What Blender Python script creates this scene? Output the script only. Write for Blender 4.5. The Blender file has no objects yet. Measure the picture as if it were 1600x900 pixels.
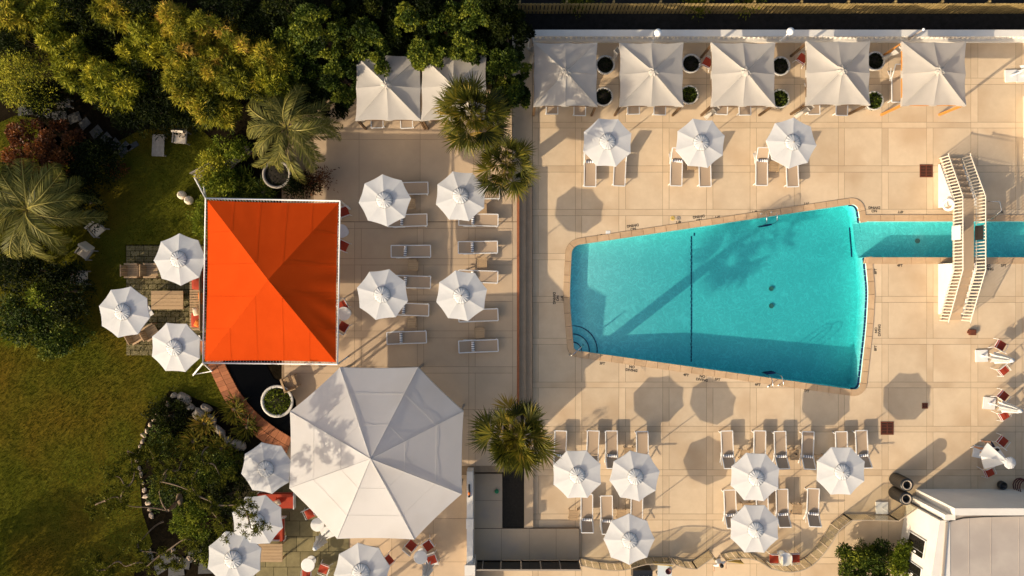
import bpy, bmesh, math, random
import numpy as np
from mathutils import Vector, Matrix
R = math.radians
random.seed(7); rng = np.random.default_rng(7)
S = bpy.context.scene
COL = S.collection
# ------------------------------------------------------------------ camera, sky, sun, exposure
HC = 42.0; PXM = 30.0
cam = bpy.data.cameras.new('camera'); camo = bpy.data.objects.new('camera', cam); COL.objects.link(camo)
camo.location = (0, 0, HC); camo.rotation_euler = (0, 0, 0)
cam.sensor_width = 36.0; cam.lens = 36.0*HC*PXM/1600.0; cam.clip_end = 3000; cam.clip_start = 0.5
S.camera = camo
SUN_EL = R(23.5); SDX, SDY = 0.80, 0.60            # horizontal way the light travels
wd = bpy.data.worlds.new('World'); S.world = wd; wd.use_nodes = True
nt = wd.node_tree; bg = nt.nodes['Background']
sky = nt.nodes.new('ShaderNodeTexSky'); sky.sky_type = 'NISHITA'; sky.sun_disc = False
sky.sun_elevation = SUN_EL; sky.sun_rotation = math.atan2(-SDX, -SDY) % (2*math.pi)
sky.air_density = 1.0; sky.dust_density = 5.0; sky.ozone_density = 0.6
nt.links.new(sky.outputs[0], bg.inputs[0]); bg.inputs[1].default_value = 0.14
sl = bpy.data.lights.new('sun', 'SUN'); sl.energy = 4.1; sl.angle = R(0.5); sl.color = (1.0, 0.84, 0.62)
so = bpy.data.objects.new('sun', sl); COL.objects.link(so)
so.rotation_euler = Vector((-SDX*math.cos(SUN_EL), -SDY*math.cos(SUN_EL), math.sin(SUN_EL))).to_track_quat('Z', 'Y').to_euler()
so.location = (-30, -25, 40)
S.view_settings.view_transform = 'Standard'; S.view_settings.look = 'None'
S.view_settings.exposure = 0.35; S.view_settings.gamma = 1.0
S.render.engine = 'CYCLES'
S.cycles.max_bounces = 5; S.cycles.diffuse_bounces = 2; S.cycles.glossy_bounces = 2; S.cycles.transparent_max_bounces = 12
ZT = 0.8      # garden and terrace level above the pool deck

def W(px, py, z=0.0):
    k = (HC - z)/HC
    return ((px-800)/PXM*k, (450-py)/PXM*k)
def W3(px, py, z=0.0):
    x, y = W(px, py, z); return Vector((x, y, z))
# ------------------------------------------------------------------ materials
MATS = {}
def mat(name, c, c2=None, scale=3.0, rough=0.7, bump=0.0, bscale=40.0, vary=0.0, metal=0.0, transl=0.0, coord='Position', spec=0.3, detail=5.0, c3=None, s3=0.3, streak=None):
    if name in MATS: return MATS[name]
    m = bpy.data.materials.new(name); m.use_nodes = True; t = m.node_tree; N = t.nodes; L = t.links
    b = N['Principled BSDF']; b.inputs['Roughness'].default_value = rough; b.inputs['Metallic'].default_value = metal
    b.inputs['Specular IOR Level'].default_value = spec
    if coord == 'Position':
        g = N.new('ShaderNodeNewGeometry'); co = g.outputs['Position']
    else:
        g = N.new('ShaderNodeTexCoord'); co = g.outputs[coord]
    if streak:
        mp = N.new('ShaderNodeMapping'); mp.inputs['Scale'].default_value = streak; L.new(co, mp.inputs[0]); co = mp.outputs[0]
    rgb = None
    def mix(f, a, bb):
        x = N.new('ShaderNodeMix'); x.data_type = 'RGBA'
        if isinstance(f, float): x.inputs['Factor'].default_value = f
        else: L.new(f, x.inputs['Factor'])
        for s, v in ((x.inputs['A'], a), (x.inputs['B'], bb)):
            if isinstance(v, tuple): s.default_value = (*v, 1)
            else: L.new(v, s)
        return x.outputs['Result']
    cur = c
    if c2:
        n = N.new('ShaderNodeTexNoise'); n.inputs['Scale'].default_value = scale; n.inputs['Detail'].default_value = detail
        n.inputs['Roughness'].default_value = 0.65; L.new(co, n.inputs['Vector'])
        r = N.new('ShaderNodeMapRange'); r.inputs[1].default_value = 0.32; r.inputs[2].default_value = 0.68; L.new(n.outputs['Fac'], r.inputs[0])
        cur = mix(r.outputs[0], c, c2)
    if c3:
        n = N.new('ShaderNodeTexNoise'); n.inputs['Scale'].default_value = s3; n.inputs['Detail'].default_value = 6; L.new(co, n.inputs['Vector'])
        r = N.new('ShaderNodeMapRange'); r.inputs[1].default_value = 0.48; r.inputs[2].default_value = 0.72; L.new(n.outputs['Fac'], r.inputs[0])
        cur = mix(r.outputs[0], cur, c3)
    if vary:
        oi = N.new('ShaderNodeObjectInfo'); mr = N.new('ShaderNodeMapRange'); L.new(oi.outputs['Random'], mr.inputs[0])
        mr.inputs[3].default_value = 1-vary; mr.inputs[4].default_value = 1+vary*0.6
        x = N.new('ShaderNodeMix'); x.data_type = 'RGBA'; x.blend_type = 'MULTIPLY'; x.inputs['Factor'].default_value = 1
        if isinstance(cur, tuple): x.inputs['A'].default_value = (*cur, 1)
        else: L.new(cur, x.inputs['A'])
        L.new(mr.outputs[0], x.inputs['B']); cur = x.outputs['Result']
    if isinstance(cur, tuple): b.inputs['Base Color'].default_value = (*cur, 1)
    else: L.new(cur, b.inputs['Base Color'])
    if bump:
        n = N.new('ShaderNodeTexNoise'); n.inputs['Scale'].default_value = bscale; n.inputs['Detail'].default_value = 4; L.new(co, n.inputs['Vector'])
        bp = N.new('ShaderNodeBump'); bp.inputs['Strength'].default_value = bump; bp.inputs['Distance'].default_value = 0.03
        L.new(n.outputs['Fac'], bp.inputs['Height']); L.new(bp.outputs[0], b.inputs['Normal'])
    if transl:
        tr = N.new('ShaderNodeBsdfTranslucent'); ms = N.new('ShaderNodeMixShader'); ms.inputs[0].default_value = transl
        if isinstance(cur, tuple): tr.inputs[0].default_value = (*cur, 1)
        else: L.new(cur, tr.inputs[0])
        L.new(b.outputs[0], ms.inputs[1]); L.new(tr.outputs[0], ms.inputs[2]); L.new(ms.outputs[0], N['Material Output'].inputs[0])
    MATS[name] = m; return m
def leafmat(name, stops, rough=0.5, transl=0.3, spec=0.3):
    m = bpy.data.materials.new(name); m.use_nodes = True; t = m.node_tree; N = t.nodes; L = t.links
    b = N['Principled BSDF']; b.inputs['Roughness'].default_value = rough; b.inputs['Specular IOR Level'].default_value = spec
    a = N.new('ShaderNodeAttribute'); a.attribute_name = 'tone'
    r = N.new('ShaderNodeValToRGB'); L.new(a.outputs['Fac'], r.inputs[0])
    els = r.color_ramp.elements
    while len(els) < len(stops): els.new(0.5)
    for e, (p, c) in zip(els, stops): e.position = p; e.color = (*c, 1)
    L.new(r.outputs[0], b.inputs['Base Color'])
    tr = N.new('ShaderNodeBsdfTranslucent'); L.new(r.outputs[0], tr.inputs[0])
    ms = N.new('ShaderNodeMixShader'); ms.inputs[0].default_value = transl
    L.new(b.outputs[0], ms.inputs[1]); L.new(tr.outputs[0], ms.inputs[2]); L.new(ms.outputs[0], N['Material Output'].inputs[0])
    MATS[name] = m; return m
DECK = mat('deck_concrete', (.60, .452, .295), (.67, .515, .34), 1.4, 0.85, 0.12, 90, vary=.08, c3=(.535, .378, .232), s3=.4, detail=9)
BAND = mat('deck_band', (.595, .443, .285), (.66, .50, .325), 1.3, 0.85, 0.12, 90, vary=.08, c3=(.535, .385, .24), s3=.5, detail=9)
JOINT = mat('deck_joint', (.20, .14, .085), (.29, .205, .125), 3, 0.95)
TERR = mat('terrace_concrete', (.51, .375, .245), (.58, .425, .275), 0.8, 0.85, 0.12, 90, vary=.07, c3=(.45, .33, .22), s3=.3)
WALK = mat('walk_concrete', (.52, .375, .235), (.58, .425, .265), 0.8, 0.85, 0.1, 90, vary=.06, c3=(.44, .34, .25), s3=.5)
COPE = mat('coping_stone', (.52, .34, .19), (.60, .41, .24), 2.5, 0.8, 0.2, 60, vary=.12)
WHITE = mat('white_paint', (.78, .76, .72), (.72, .70, .66), 6, 0.5, spec=.4)
STUCCO = mat('white_stucco', (.74, .70, .63), (.68, .63, .56), 1.2, 0.85, .15, 80)
FABRIC = mat('umbrella_canvas', (.735, .735, .73), (.69, .69, .68), 2.0, 0.85, .12, 5, vary=.03, transl=.28, coord='Object')
TENT = mat('tent_canvas', (.71, .695, .685), (.68, .665, .655), .6, 0.8, .10, 1.6, transl=.36, c3=(.64, .615, .59), s3=.4)
CABF = mat('cabana_canvas', (.64, .595, .535), (.59, .55, .49), 1.2, 0.85, .3, 3, vary=.04, transl=.38)
ORANGE = mat('orange_canvas', (.53, .056, .005), (.49, .049, .004), .8, 0.9, .10, 2, spec=.04, c3=(.50, .050, .004), s3=.35)
SLING = mat('lounger_sling', (.44, .32, .215), (.40, .29, .195), 30, 0.8, vary=.05)
TOWELW = mat('towel_white', (.80, .78, .76), rough=.95, bump=.3, bscale=120)
TOWELN = mat('towel_dark', (.06, .06, .10), rough=.95, bump=.3, bscale=120)
WOOD = mat('pale_teak', (.46, .31, .17), (.36, .235, .125), 6, 0.6, .15, 30, vary=.15, coord='Object', streak=(1, 8, 8))
DWOOD = mat('dark_post_wood', (.13, .072, .032), (.09, .05, .022), 6, 0.6, .1, 30)
OWOOD = mat('orange_post_wood', (.56, .24, .05), (.48, .19, .035), 6, 0.55, .1, 30)
GREYW = mat('weathered_wood', (.34, .30, .25), (.25, .22, .185), 8, 0.75, .15, 30, vary=.1)
FENCEW = mat('fence_wood', (.38, .27, .10), (.27, .19, .075), 5, 0.8, .15, 40, vary=.2)
RED = mat('red_cushion', (.42, .055, .022), (.34, .04, .018), 8, 0.85, .15, 60, vary=.1)
ORC = mat('orange_cushion', (.75, .20, .03), rough=.85)
CREAM = mat('cream_cushion', (.72, .60, .45), (.66, .55, .40), 5, .85)
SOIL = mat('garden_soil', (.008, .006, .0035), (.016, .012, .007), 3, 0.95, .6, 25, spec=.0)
DARKSOIL = mat('planter_soil', (.018, .014, .010), (.03, .024, .016), 8, 0.95, .6, 40)
LAWN = mat('lawn', (.070, .076, .007), (.110, .104, .012), 1.2, 0.95, 1.0, 45, c3=(.17, .095, .012), s3=.17, detail=9, spec=.0)
ASPH = mat('asphalt', (.020, .019, .018), (.032, .030, .028), 4, .95, .3, 80, spec=.05)
TERRA = mat('terracotta', (.40, .15, .06), (.33, .11, .045), 7, 0.75, .2, 40, vary=.3)
NOSING = mat('step_nosing', (.36, .12, .045), (.28, .09, .035), 6, .75)
STEPC = mat('step_stone', (.40, .275, .17), (.47, .33, .21), 2, .85, .1, 60)
FLAG = mat('flagstone', (.16, .13, .06), (.23, .19, .09), 3, 0.85, .2, 40, vary=.22)
SLATE = mat('path_slate', (.055, .055, .055), (.08, .078, .075), 3, 0.8, .2, 40, vary=.2)
ROCK = mat('garden_rock', (.36, .31, .25), (.24, .20, .16), 4, 0.9, .5, 12, vary=.25)
ROCKP = mat('pale_edge_rock', (.55, .43, .32), (.42, .31, .22), 6, 0.9, .4, 14, vary=.25)
BLACK = mat('black_paint', (.016, .016, .017), rough=.35, spec=.5)
CHROME = mat('steel_rail', (.62, .60, .57), rough=.22, metal=1.0)
IRON = mat('rust_grate', (.16, .045, .022), (.10, .03, .016), 8, .8)
HOLE = mat('dark_pit', (.012, .010, .009), rough=.9)
PAINT = mat('black_lettering', (.022, .020, .018), (.06, .05, .04), 25, .8)
PLASTER = mat('pool_plaster', (.50, .94, .90), (.47, .92, .88), 1.0, .8, c3=(.45, .90, .86), s3=.5)
NAVY = mat('navy_tile', (.012, .022, .10), rough=.35)
BARK = mat('bark', (.20, .145, .095), (.12, .085, .055), 8, .9, .5, 25)
PINEB = mat('pine_bark', (.20, .14, .09), (.13, .09, .055), 6, .9, .4, 25)
ROOFM = mat('roof_membrane', (.46, .40, .345), (.40, .345, .30), .8, .9, .1, 20, c3=(.36, .31, .27), s3=.5)
PONDW = mat('pond_water', (.002, .002, .002), rough=.15, spec=.06)
POT = mat('glazed_pot', (.62, .58, .52), (.54, .50, .44), 4, .6)
GLOBE = mat('lamp_globe', (.80, .79, .77), rough=.3)
SKIN1 = mat('skin_brown', (.26, .13, .075), rough=.6)
SKIN2 = mat('skin_tan', (.48, .29, .19), rough=.6)
HAIR = mat('dark_hair', (.018, .012, .010), rough=.6)
NAVYC = mat('navy_cloth', (.018, .022, .045), (.025, .03, .055), 8, .9)
SHIRT = mat('white_cloth', (.74, .72, .69), (.68, .66, .63), 8, .9)
KHAKI = mat('khaki_cloth', (.27, .22, .14), rough=.9)
GREEND = mat('green_plastic', (.03, .24, .10), rough=.4)
DGLASS = mat('tinted_glass', (.012, .011, .010), rough=.08, spec=.6)
LILAC = mat('lilac_cloth', (.35, .30, .40), rough=.9)
HOSE = mat('maroon_hose', (.09, .02, .018), rough=.5)
YEL = mat('yellow_lid', (.60, .42, .12), rough=.7)
GREYL = mat('grey_lid', (.32, .27, .22), rough=.7)
BLUEV = mat('pale_blue_top', (.55, .60, .62), rough=.5)
def schlick(N, L, f0):
    """reflectance from the angle to the surface, the same from both sides of a thin sheet"""
    g = N.new('ShaderNodeNewGeometry'); d = N.new('ShaderNodeVectorMath'); d.operation = 'DOT_PRODUCT'; L.new(g.outputs['Incoming'], d.inputs[0]); L.new(g.outputs['Normal'], d.inputs[1])
    def ma(op, a, b=None):
        n = N.new('ShaderNodeMath'); n.operation = op
        for k, v in enumerate((a, b)):
            if v is None: continue
            if isinstance(v, (int, float)): n.inputs[k].default_value = v
            else: L.new(v, n.inputs[k])
        return n.outputs[0]
    c = ma('POWER', ma('SUBTRACT', 1.0, ma('ABSOLUTE', d.outputs['Value'])), 5.0)
    return ma('ADD', ma('MULTIPLY', c, 1-f0), f0)
def glass_mat():
    m = bpy.data.materials.new('rail_glass'); m.use_nodes = True; N = m.node_tree.nodes; L = m.node_tree.links
    N.remove(N['Principled BSDF'])
    tr = N.new('ShaderNodeBsdfTransparent'); tr.inputs[0].default_value = (.88, .87, .80, 1)
    gl = N.new('ShaderNodeBsdfGlossy'); gl.inputs['Roughness'].default_value = .03
    df = N.new('ShaderNodeBsdfDiffuse'); df.inputs[0].default_value = (.45, .42, .32, 1)
    fr = schlick(N, L, .04)
    a = N.new('ShaderNodeMixShader'); a.inputs[0].default_value = .08
    L.new(tr.outputs[0], a.inputs[1]); L.new(df.outputs[0], a.inputs[2])
    b = N.new('ShaderNodeMixShader'); L.new(fr, b.inputs[0]); L.new(a.outputs[0], b.inputs[1]); L.new(gl.outputs[0], b.inputs[2])
    L.new(b.outputs[0], N['Material Output'].inputs[0]); return m
GLASS = glass_mat()
def water_mat():
    m = bpy.data.materials.new('pool_water'); m.use_nodes = True; N = m.node_tree.nodes; L = m.node_tree.links
    N.remove(N['Principled BSDF'])
    g = N.new('ShaderNodeNewGeometry')
    nz = N.new('ShaderNodeTexNoise'); nz.inputs['Scale'].default_value = 1.1; nz.inputs['Detail'].default_value = 2; L.new(g.outputs['Position'], nz.inputs['Vector'])
    mx = N.new('ShaderNodeMix'); mx.data_type = 'RGBA'; mx.inputs['Factor'].default_value = .4; L.new(g.outputs['Position'], mx.inputs['A']); L.new(nz.outputs['Color'], mx.inputs['B'])
    n2 = N.new('ShaderNodeTexNoise'); n2.inputs['Scale'].default_value = 5; n2.inputs['Detail'].default_value = 3; L.new(g.outputs['Position'], n2.inputs['Vector'])
    def M2(op, a, b_=None):
        q = N.new('ShaderNodeMath'); q.operation = op
        for k_, v_ in enumerate((a, b_)):
            if v_ is None: continue
            if isinstance(v_, float): q.inputs[k_].default_value = v_
            else: L.new(v_, q.inputs[k_])
        return q.outputs[0]
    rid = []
    for sc_, wd_ in ((3.2, .036), (7.0, .06)):          # caustic light put into the surface tint as thin wandering noise lines
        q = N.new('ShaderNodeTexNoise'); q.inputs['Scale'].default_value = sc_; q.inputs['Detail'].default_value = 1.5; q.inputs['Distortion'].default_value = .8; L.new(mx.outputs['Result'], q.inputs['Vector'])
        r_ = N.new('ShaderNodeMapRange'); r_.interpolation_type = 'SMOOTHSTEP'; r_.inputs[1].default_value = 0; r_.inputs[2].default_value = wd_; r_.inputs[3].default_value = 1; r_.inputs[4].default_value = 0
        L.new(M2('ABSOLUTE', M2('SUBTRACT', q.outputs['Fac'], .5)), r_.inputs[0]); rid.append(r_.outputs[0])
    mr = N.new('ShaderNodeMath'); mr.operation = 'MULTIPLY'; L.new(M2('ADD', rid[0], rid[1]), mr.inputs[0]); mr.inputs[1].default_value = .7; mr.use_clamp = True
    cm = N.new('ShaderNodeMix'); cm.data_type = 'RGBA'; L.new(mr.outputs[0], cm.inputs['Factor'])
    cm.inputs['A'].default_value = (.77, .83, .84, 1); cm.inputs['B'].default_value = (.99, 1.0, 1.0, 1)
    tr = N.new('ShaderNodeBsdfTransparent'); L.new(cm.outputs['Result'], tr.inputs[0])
    gl = N.new('ShaderNodeBsdfGlossy'); gl.inputs['Roughness'].default_value = .03
    bp = N.new('ShaderNodeBump'); bp.inputs['Strength'].default_value = .35; bp.inputs['Distance'].default_value = .05; L.new(n2.outputs['Fac'], bp.inputs['Height'])
    L.new(bp.outputs[0], gl.inputs['Normal'])
    fr = schlick(N, L, .02)
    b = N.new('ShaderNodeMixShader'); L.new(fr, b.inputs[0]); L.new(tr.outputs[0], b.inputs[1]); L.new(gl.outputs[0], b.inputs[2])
    # only the surface ripples and reflects; the sides and floor of the water body are clear
    sx = N.new('ShaderNodeSeparateXYZ'); L.new(g.outputs['Position'], sx.inputs[0])
    gt = N.new('ShaderNodeMath'); gt.operation = 'GREATER_THAN'; gt.inputs[1].default_value = -.12; L.new(sx.outputs['Z'], gt.inputs[0])
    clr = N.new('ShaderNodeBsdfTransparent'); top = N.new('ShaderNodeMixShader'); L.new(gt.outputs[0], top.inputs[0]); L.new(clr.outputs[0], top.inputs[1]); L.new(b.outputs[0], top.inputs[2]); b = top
    va = N.new('ShaderNodeVolumeAbsorption'); va.inputs['Color'].default_value = (.0, .77, .80, 1); va.inputs['Density'].default_value = .62
    L.new(va.outputs[0], N['Material Output'].inputs['Volume'])
    L.new(b.outputs[0], N['Material Output'].inputs[0]); return m
WATER = water_mat()
LF_BAM = leafmat('bamboo_leaf', [(0, (.016, .026, .003)), (.45, (.20, .20, .014)), (.8, (.46, .36, .03)), (1, (.58, .34, .07))], rough=.6, spec=.12, transl=.14)
LF_OLE = leafmat('oleander_leaf', [(0, (.012, .022, .002)), (.5, (.17, .185, .012)), (1, (.46, .40, .03))], rough=.6, spec=.12, transl=.14)
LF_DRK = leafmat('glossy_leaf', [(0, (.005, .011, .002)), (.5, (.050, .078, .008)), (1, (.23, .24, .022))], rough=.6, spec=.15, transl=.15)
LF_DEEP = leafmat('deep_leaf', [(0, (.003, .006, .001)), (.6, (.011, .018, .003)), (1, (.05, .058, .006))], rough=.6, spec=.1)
LF_RED = leafmat('russet_leaf', [(0, (.030, .010, .004)), (.5, (.14, .042, .010)), (1, (.30, .11, .025))])
LF_FAN = leafmat('fan_palm_leaf', [(0, (.010, .015, .002)), (.5, (.085, .088, .008)), (.85, (.26, .20, .022)), (1, (.40, .24, .04))], rough=.5, spec=.2)
LF_PIN = leafmat('feather_palm_leaf', [(0, (.016, .021, .003)), (.5, (.15, .145, .028)), (1, (.42, .35, .09))], rough=.55, spec=.2)
LF_BRT = leafmat('bright_leaf', [(0, (.02, .035, .004)), (.5, (.12, .16, .012)), (1, (.30, .31, .03))], spec=.1, rough=.6)
LF_NEED = leafmat('pine_needle', [(0, (.010, .014, .002)), (.5, (.085, .092, .009)), (1, (.22, .20, .02))], spec=.08, rough=.7)
LF_GRASS = leafmat('grass_blade', [(0, (.044, .050, .005)), (.5, (.108, .110, .010)), (1, (.24, .17, .022))], transl=.2, spec=.0, rough=.9)
# ------------------------------------------------------------------ mesh helpers
class MB:
    def __init__(s): s.v = []; s.f = []
    def add(s, vs, fs):
        o = len(s.v); s.v += [tuple(p) for p in vs]; s.f += [tuple(i+o for i in f) for f in fs]; return s
    def box(s, c, d, rz=0.0, M=None):
        x, y, z = d[0]/2, d[1]/2, d[2]/2
        vs = [Vector((a*x, b*y, e*z)) for a in (-1, 1) for b in (-1, 1) for e in (-1, 1)]
        m = M if M is not None else Matrix.Rotation(rz, 3, 'Z')
        c = Vector(c)
        return s.add([m @ p + c for p in vs], [(0,1,3,2),(4,6,7,5),(0,4,5,1),(2,3,7,6),(0,2,6,4),(1,5,7,3)])
    def bar(s, p, q, w, h=None, up=(0,0,1)):
        p, q = Vector(p), Vector(q); h = h or w; d = q-p; L = d.length; d.normalize()
        u = Vector(up)
        if abs(d.dot(u)) > .98: u = Vector((1,0,0))
        a = d.cross(u).normalized(); b = a.cross(d)
        vs = []
        for e in (p, q):
            for i, j in ((-1,-1),(1,-1),(1,1),(-1,1)): vs.append(e + a*(i*w/2) + b*(j*h/2))
        return s.add(vs, [(3,2,1,0),(4,5,6,7),(0,1,5,4),(1,2,6,5),(2,3,7,6),(3,0,4,7)])
    def tube(s, pts, rad, n=8, cap=True):
        pts = [Vector(p) for p in pts]; m = len(pts)
        rr = rad if isinstance(rad, (list, tuple)) else [rad]*m
        vs = []; fs = []
        for i, p in enumerate(pts):
            d = (pts[min(i+1, m-1)]-pts[max(i-1, 0)]).normalized()
            u = Vector((0,0,1)) if abs(d.z) < .95 else Vector((1,0,0))
            a = d.cross(u).normalized(); b = a.cross(d)
            for k in range(n):
                t = 2*math.pi*k/n; vs.append(p + (a*math.cos(t)+b*math.sin(t))*rr[i])
        for i in range(m-1):
            for k in range(n):
                k2 = (k+1) % n; fs.append((i*n+k, i*n+k2, (i+1)*n+k2, (i+1)*n+k))
        if cap: fs.append(tuple(range(n))); fs.append(tuple((m-1)*n+k for k in reversed(range(n))))
        return s.add(vs, fs)
    def lathe(s, prof, n=20, c=(0,0,0), closed=False):
        vs = []; fs = []; m = len(prof); c = Vector(c)
        for r, z in prof:
            for k in range(n):
                t = 2*math.pi*k/n; vs.append(c+Vector((r*math.cos(t), r*math.sin(t), z)))
        for i in range(m-1):
            for k in range(n):
                k2 = (k+1) % n; fs.append((i*n+k, i*n+k2, (i+1)*n+k2, (i+1)*n+k))
        if prof[0][0] > 1e-4 and not closed: fs.append(tuple(reversed(range(n))))
        if prof[-1][0] > 1e-4 and not closed: fs.append(tuple((m-1)*n+k for k in range(n)))
        return s.add(vs, fs)
    def prism(s, pts, z0, z1):
        n = len(pts); vs = [(p[0], p[1], z0) for p in pts]+[(p[0], p[1], z1) for p in pts]
        return s.add(vs, [tuple(reversed(range(n))), tuple(range(n, 2*n))]+[(i, (i+1) % n, n+(i+1) % n, n+i) for i in range(n)])
    def mesh(s, name, smooth=False):
        me = bpy.data.meshes.new(name); me.from_pydata(s.v, [], s.f); me.update()
        if smooth: me.polygons.foreach_set('use_smooth', [True]*len(me.polygons))
        return me
    def build(s, name, m, parent=None, smooth=False):
        me = s.mesh(name, smooth); return mobj(name, me, m, parent)
def mobj(name, me, m=None, parent=None):
    if m and not me.materials: me.materials.append(m)
    o = bpy.data.objects.new(name, me); COL.objects.link(o)
    if parent: o.parent = parent
    return o
LABELS = {}
def tag(o, label, cat, group=None):
    o['label'] = label; o['category'] = cat
    if group: o['group'] = group
    LABELS.setdefault(label, []).append(o.name); return o
def struct(o, label=None):
    o['kind'] = 'structure'
    if label: o['label'] = label
    return o
def root(name, loc, rz=0.0, label=None, cat=None, group=None):
    o = bpy.data.objects.new(name, None); COL.objects.link(o); o.location = loc; o.rotation_euler = (0, 0, rz); o.empty_display_size = .2
    if label: tag(o, label, cat, group)
    return o
def copy_tree(o, parent=None):
    c = o.copy(); COL.objects.link(c)
    if parent is not None: c.parent = parent; c.matrix_parent_inverse = o.matrix_parent_inverse
    for ch in KIDS.get(o.name, []): copy_tree(ch, c)
    return c
KIDS = {}
def index_kids(o):
    ks = [x for x in bpy.data.objects if x.parent == o]; KIDS[o.name] = ks
    for k in ks: index_kids(k)
class Proto:
    """first use moves the thing itself, later uses copy it with all its parts"""
    def __init__(s, make): s.o = make(); index_kids(s.o); s.used = False
    def put(s, loc, rz, label, cat, group=None, sc=None, tilt=None):
        o = copy_tree(s.o) if s.used else s.o
        if not s.used: s.used = True
        o.location = loc; o.rotation_euler = (tilt[0] if tilt else 0, tilt[1] if tilt else 0, rz)
        if sc: o.scale = sc
        for k in ('label', 'category', 'group'):
            if k in o: del o[k]
        return tag(o, label, cat, group)
# 2-D polygon clipping (convex)
def clip(poly, a, b, keep_left):
    out = []; n = len(poly)
    def side(p):
        v = (b[0]-a[0])*(p[1]-a[1])-(b[1]-a[1])*(p[0]-a[0]); return v if keep_left else -v
    for i in range(n):
        p, q = poly[i], poly[(i+1) % n]; sp, sq = side(p), side(q)
        if sp >= 0: out.append(p)
        if (sp > 0 and sq < 0) or (sp < 0 and sq > 0):
            t = sp/(sp-sq); out.append((p[0]+(q[0]-p[0])*t, p[1]+(q[1]-p[1])*t))
    return out
def area(p): return .5*sum(p[i][0]*p[(i+1) % len(p)][1]-p[(i+1) % len(p)][0]*p[i][1] for i in range(len(p)))
def subtract(polys, hole):        # hole: convex, counter-clockwise
    hx = [p[0] for p in hole]; hy = [p[1] for p in hole]; res = []
    for poly in polys:
        if max(p[0] for p in poly) <= min(hx) or min(p[0] for p in poly) >= max(hx) or max(p[1] for p in poly) <= min(hy) or min(p[1] for p in poly) >= max(hy):
            res.append(poly); continue
        rem = poly; outs = []
        for i in range(len(hole)):
            a, b = hole[i], hole[(i+1) % len(hole)]
            o = clip(rem, a, b, False); rem = clip(rem, a, b, True)
            if len(o) >= 3 and abs(area(o)) > 1e-5: outs.append(o)
            if len(rem) < 3: break
        if len(rem) >= 3 and abs(area(rem)) > 1e-5: res += outs
        else: res.append(poly)
    return res
def rectw(x0, y0, x1, y1, z=0.0):
    a = W(x0, y1, z); b = W(x1, y0, z); return [(a[0], a[1]), (b[0], a[1]), (b[0], b[1]), (a[0], b[1])]
def prism_multi(polys, z0, z1):
    m = MB()
    for p in polys:
        if area(p) < 0: p = p[::-1]
        m.prism(p, z0, z1)
    return m
# ------------------------------------------------------------------ ground, deck, pool
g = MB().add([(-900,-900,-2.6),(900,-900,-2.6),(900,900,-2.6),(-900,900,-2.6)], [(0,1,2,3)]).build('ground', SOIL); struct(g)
def px_poly(pts, z=0.0):
    p = [W(a, b, z) for a, b in pts]
    return p if area(p) > 0 else p[::-1]
def smooth_closed(pts, n):
    out = []; m = len(pts)
    for i in range(m):
        p0, p1, p2, p3 = (Vector((*pts[(i+j-1) % m], 0)) for j in range(4))
        for k in range(n):
            t = k/n; out.append(tuple((.5*((2*p1)+(-p0+p2)*t+(2*p0-5*p1+4*p2-p3)*t*t+(-p0+3*p1-3*p2+p3)*t**3))[:2]))
    return out
def round_poly(pts, rads, n=6):
    out = []; m = len(pts)
    for i in range(m):
        p = Vector(pts[i]); a = Vector(pts[i-1]); b = Vector(pts[(i+1) % m]); r = rads[i]
        if r <= 0: out.append(tuple(p)); continue
        q0 = p+(a-p).normalized()*r; q1 = p+(b-p).normalized()*r
        for k in range(n+1):
            t = k/n; out.append(tuple(q0*(1-t)**2+p*2*t*(1-t)+q1*t*t))
    return out
main_px = [(894,384),(1340,318),(1352,402),(1357,455),(1354,510),(1343,610),(897,547),(890,465)]
inner = round_poly(px_poly(main_px), None or [0]*8) if False else None
def ccw(p): return p if area(p) > 0 else p[::-1]
mp = [W(a, b) for a, b in main_px]
inner = ccw(round_poly(mp, [.45, .42, 0, .5, .5, .4, .2, .8]))
def offset(poly, d):
    n = len(poly); out = []
    for i in range(n):
        a, p, b = Vector(poly[i-1]), Vector(poly[i]), Vector(poly[(i+1) % n])
        n1 = Vector(((p-a).y, -(p-a).x)).normalized(); n2 = Vector(((b-p).y, -(b-p).x)).normalized()
        nn = (n1+n2); nn = nn/ max(nn.length_squared/2, .3) if nn.length > 1e-6 else n1
        out.append(tuple(p+nn*d))
    return out
CW = .34
outer = offset(inner, CW)
CY0, CY1 = W(0, 402)[1], W(0, 346)[1]; CX1 = 29.0
chan_out = [(W(1342,0)[0], CY0-CW), (CX1, CY0-CW), (CX1, CY1+CW), (W(1342,0)[0], CY1+CW)]
def cut_pool(polys): return subtract(subtract(polys, outer), chan_out)
DX0, DX1 = W(832,0)[0], 30.0
deck_rect = [(DX0, -26.0), (DX1, -26.0), (DX1, 13.0), (DX0, 13.0)]
o = prism_multi(cut_pool([deck_rect]), -2.7, -0.010).build('pool_deck', JOINT); struct(o, 'sandy concrete pool deck scored into square slabs'); DECKO = o
xb = [(822,841),(899,909),(967,977.5),(1035.5,1045.5),(1104,1114),(1172,1182),(1241,1250.5),(1310,1319.5),(1378,1388),(1448,1458),(1517,1528),(1587,1597),(1656,1666)]
yb = [(54,63),(122,132),(191,200),(259,269),(327,337),(396,406),(463,472.5),(528.5,538),(597,606),(666,675),(734,743.5),(803,812.5),(871,881),(940,950)]
JG = .008
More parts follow.
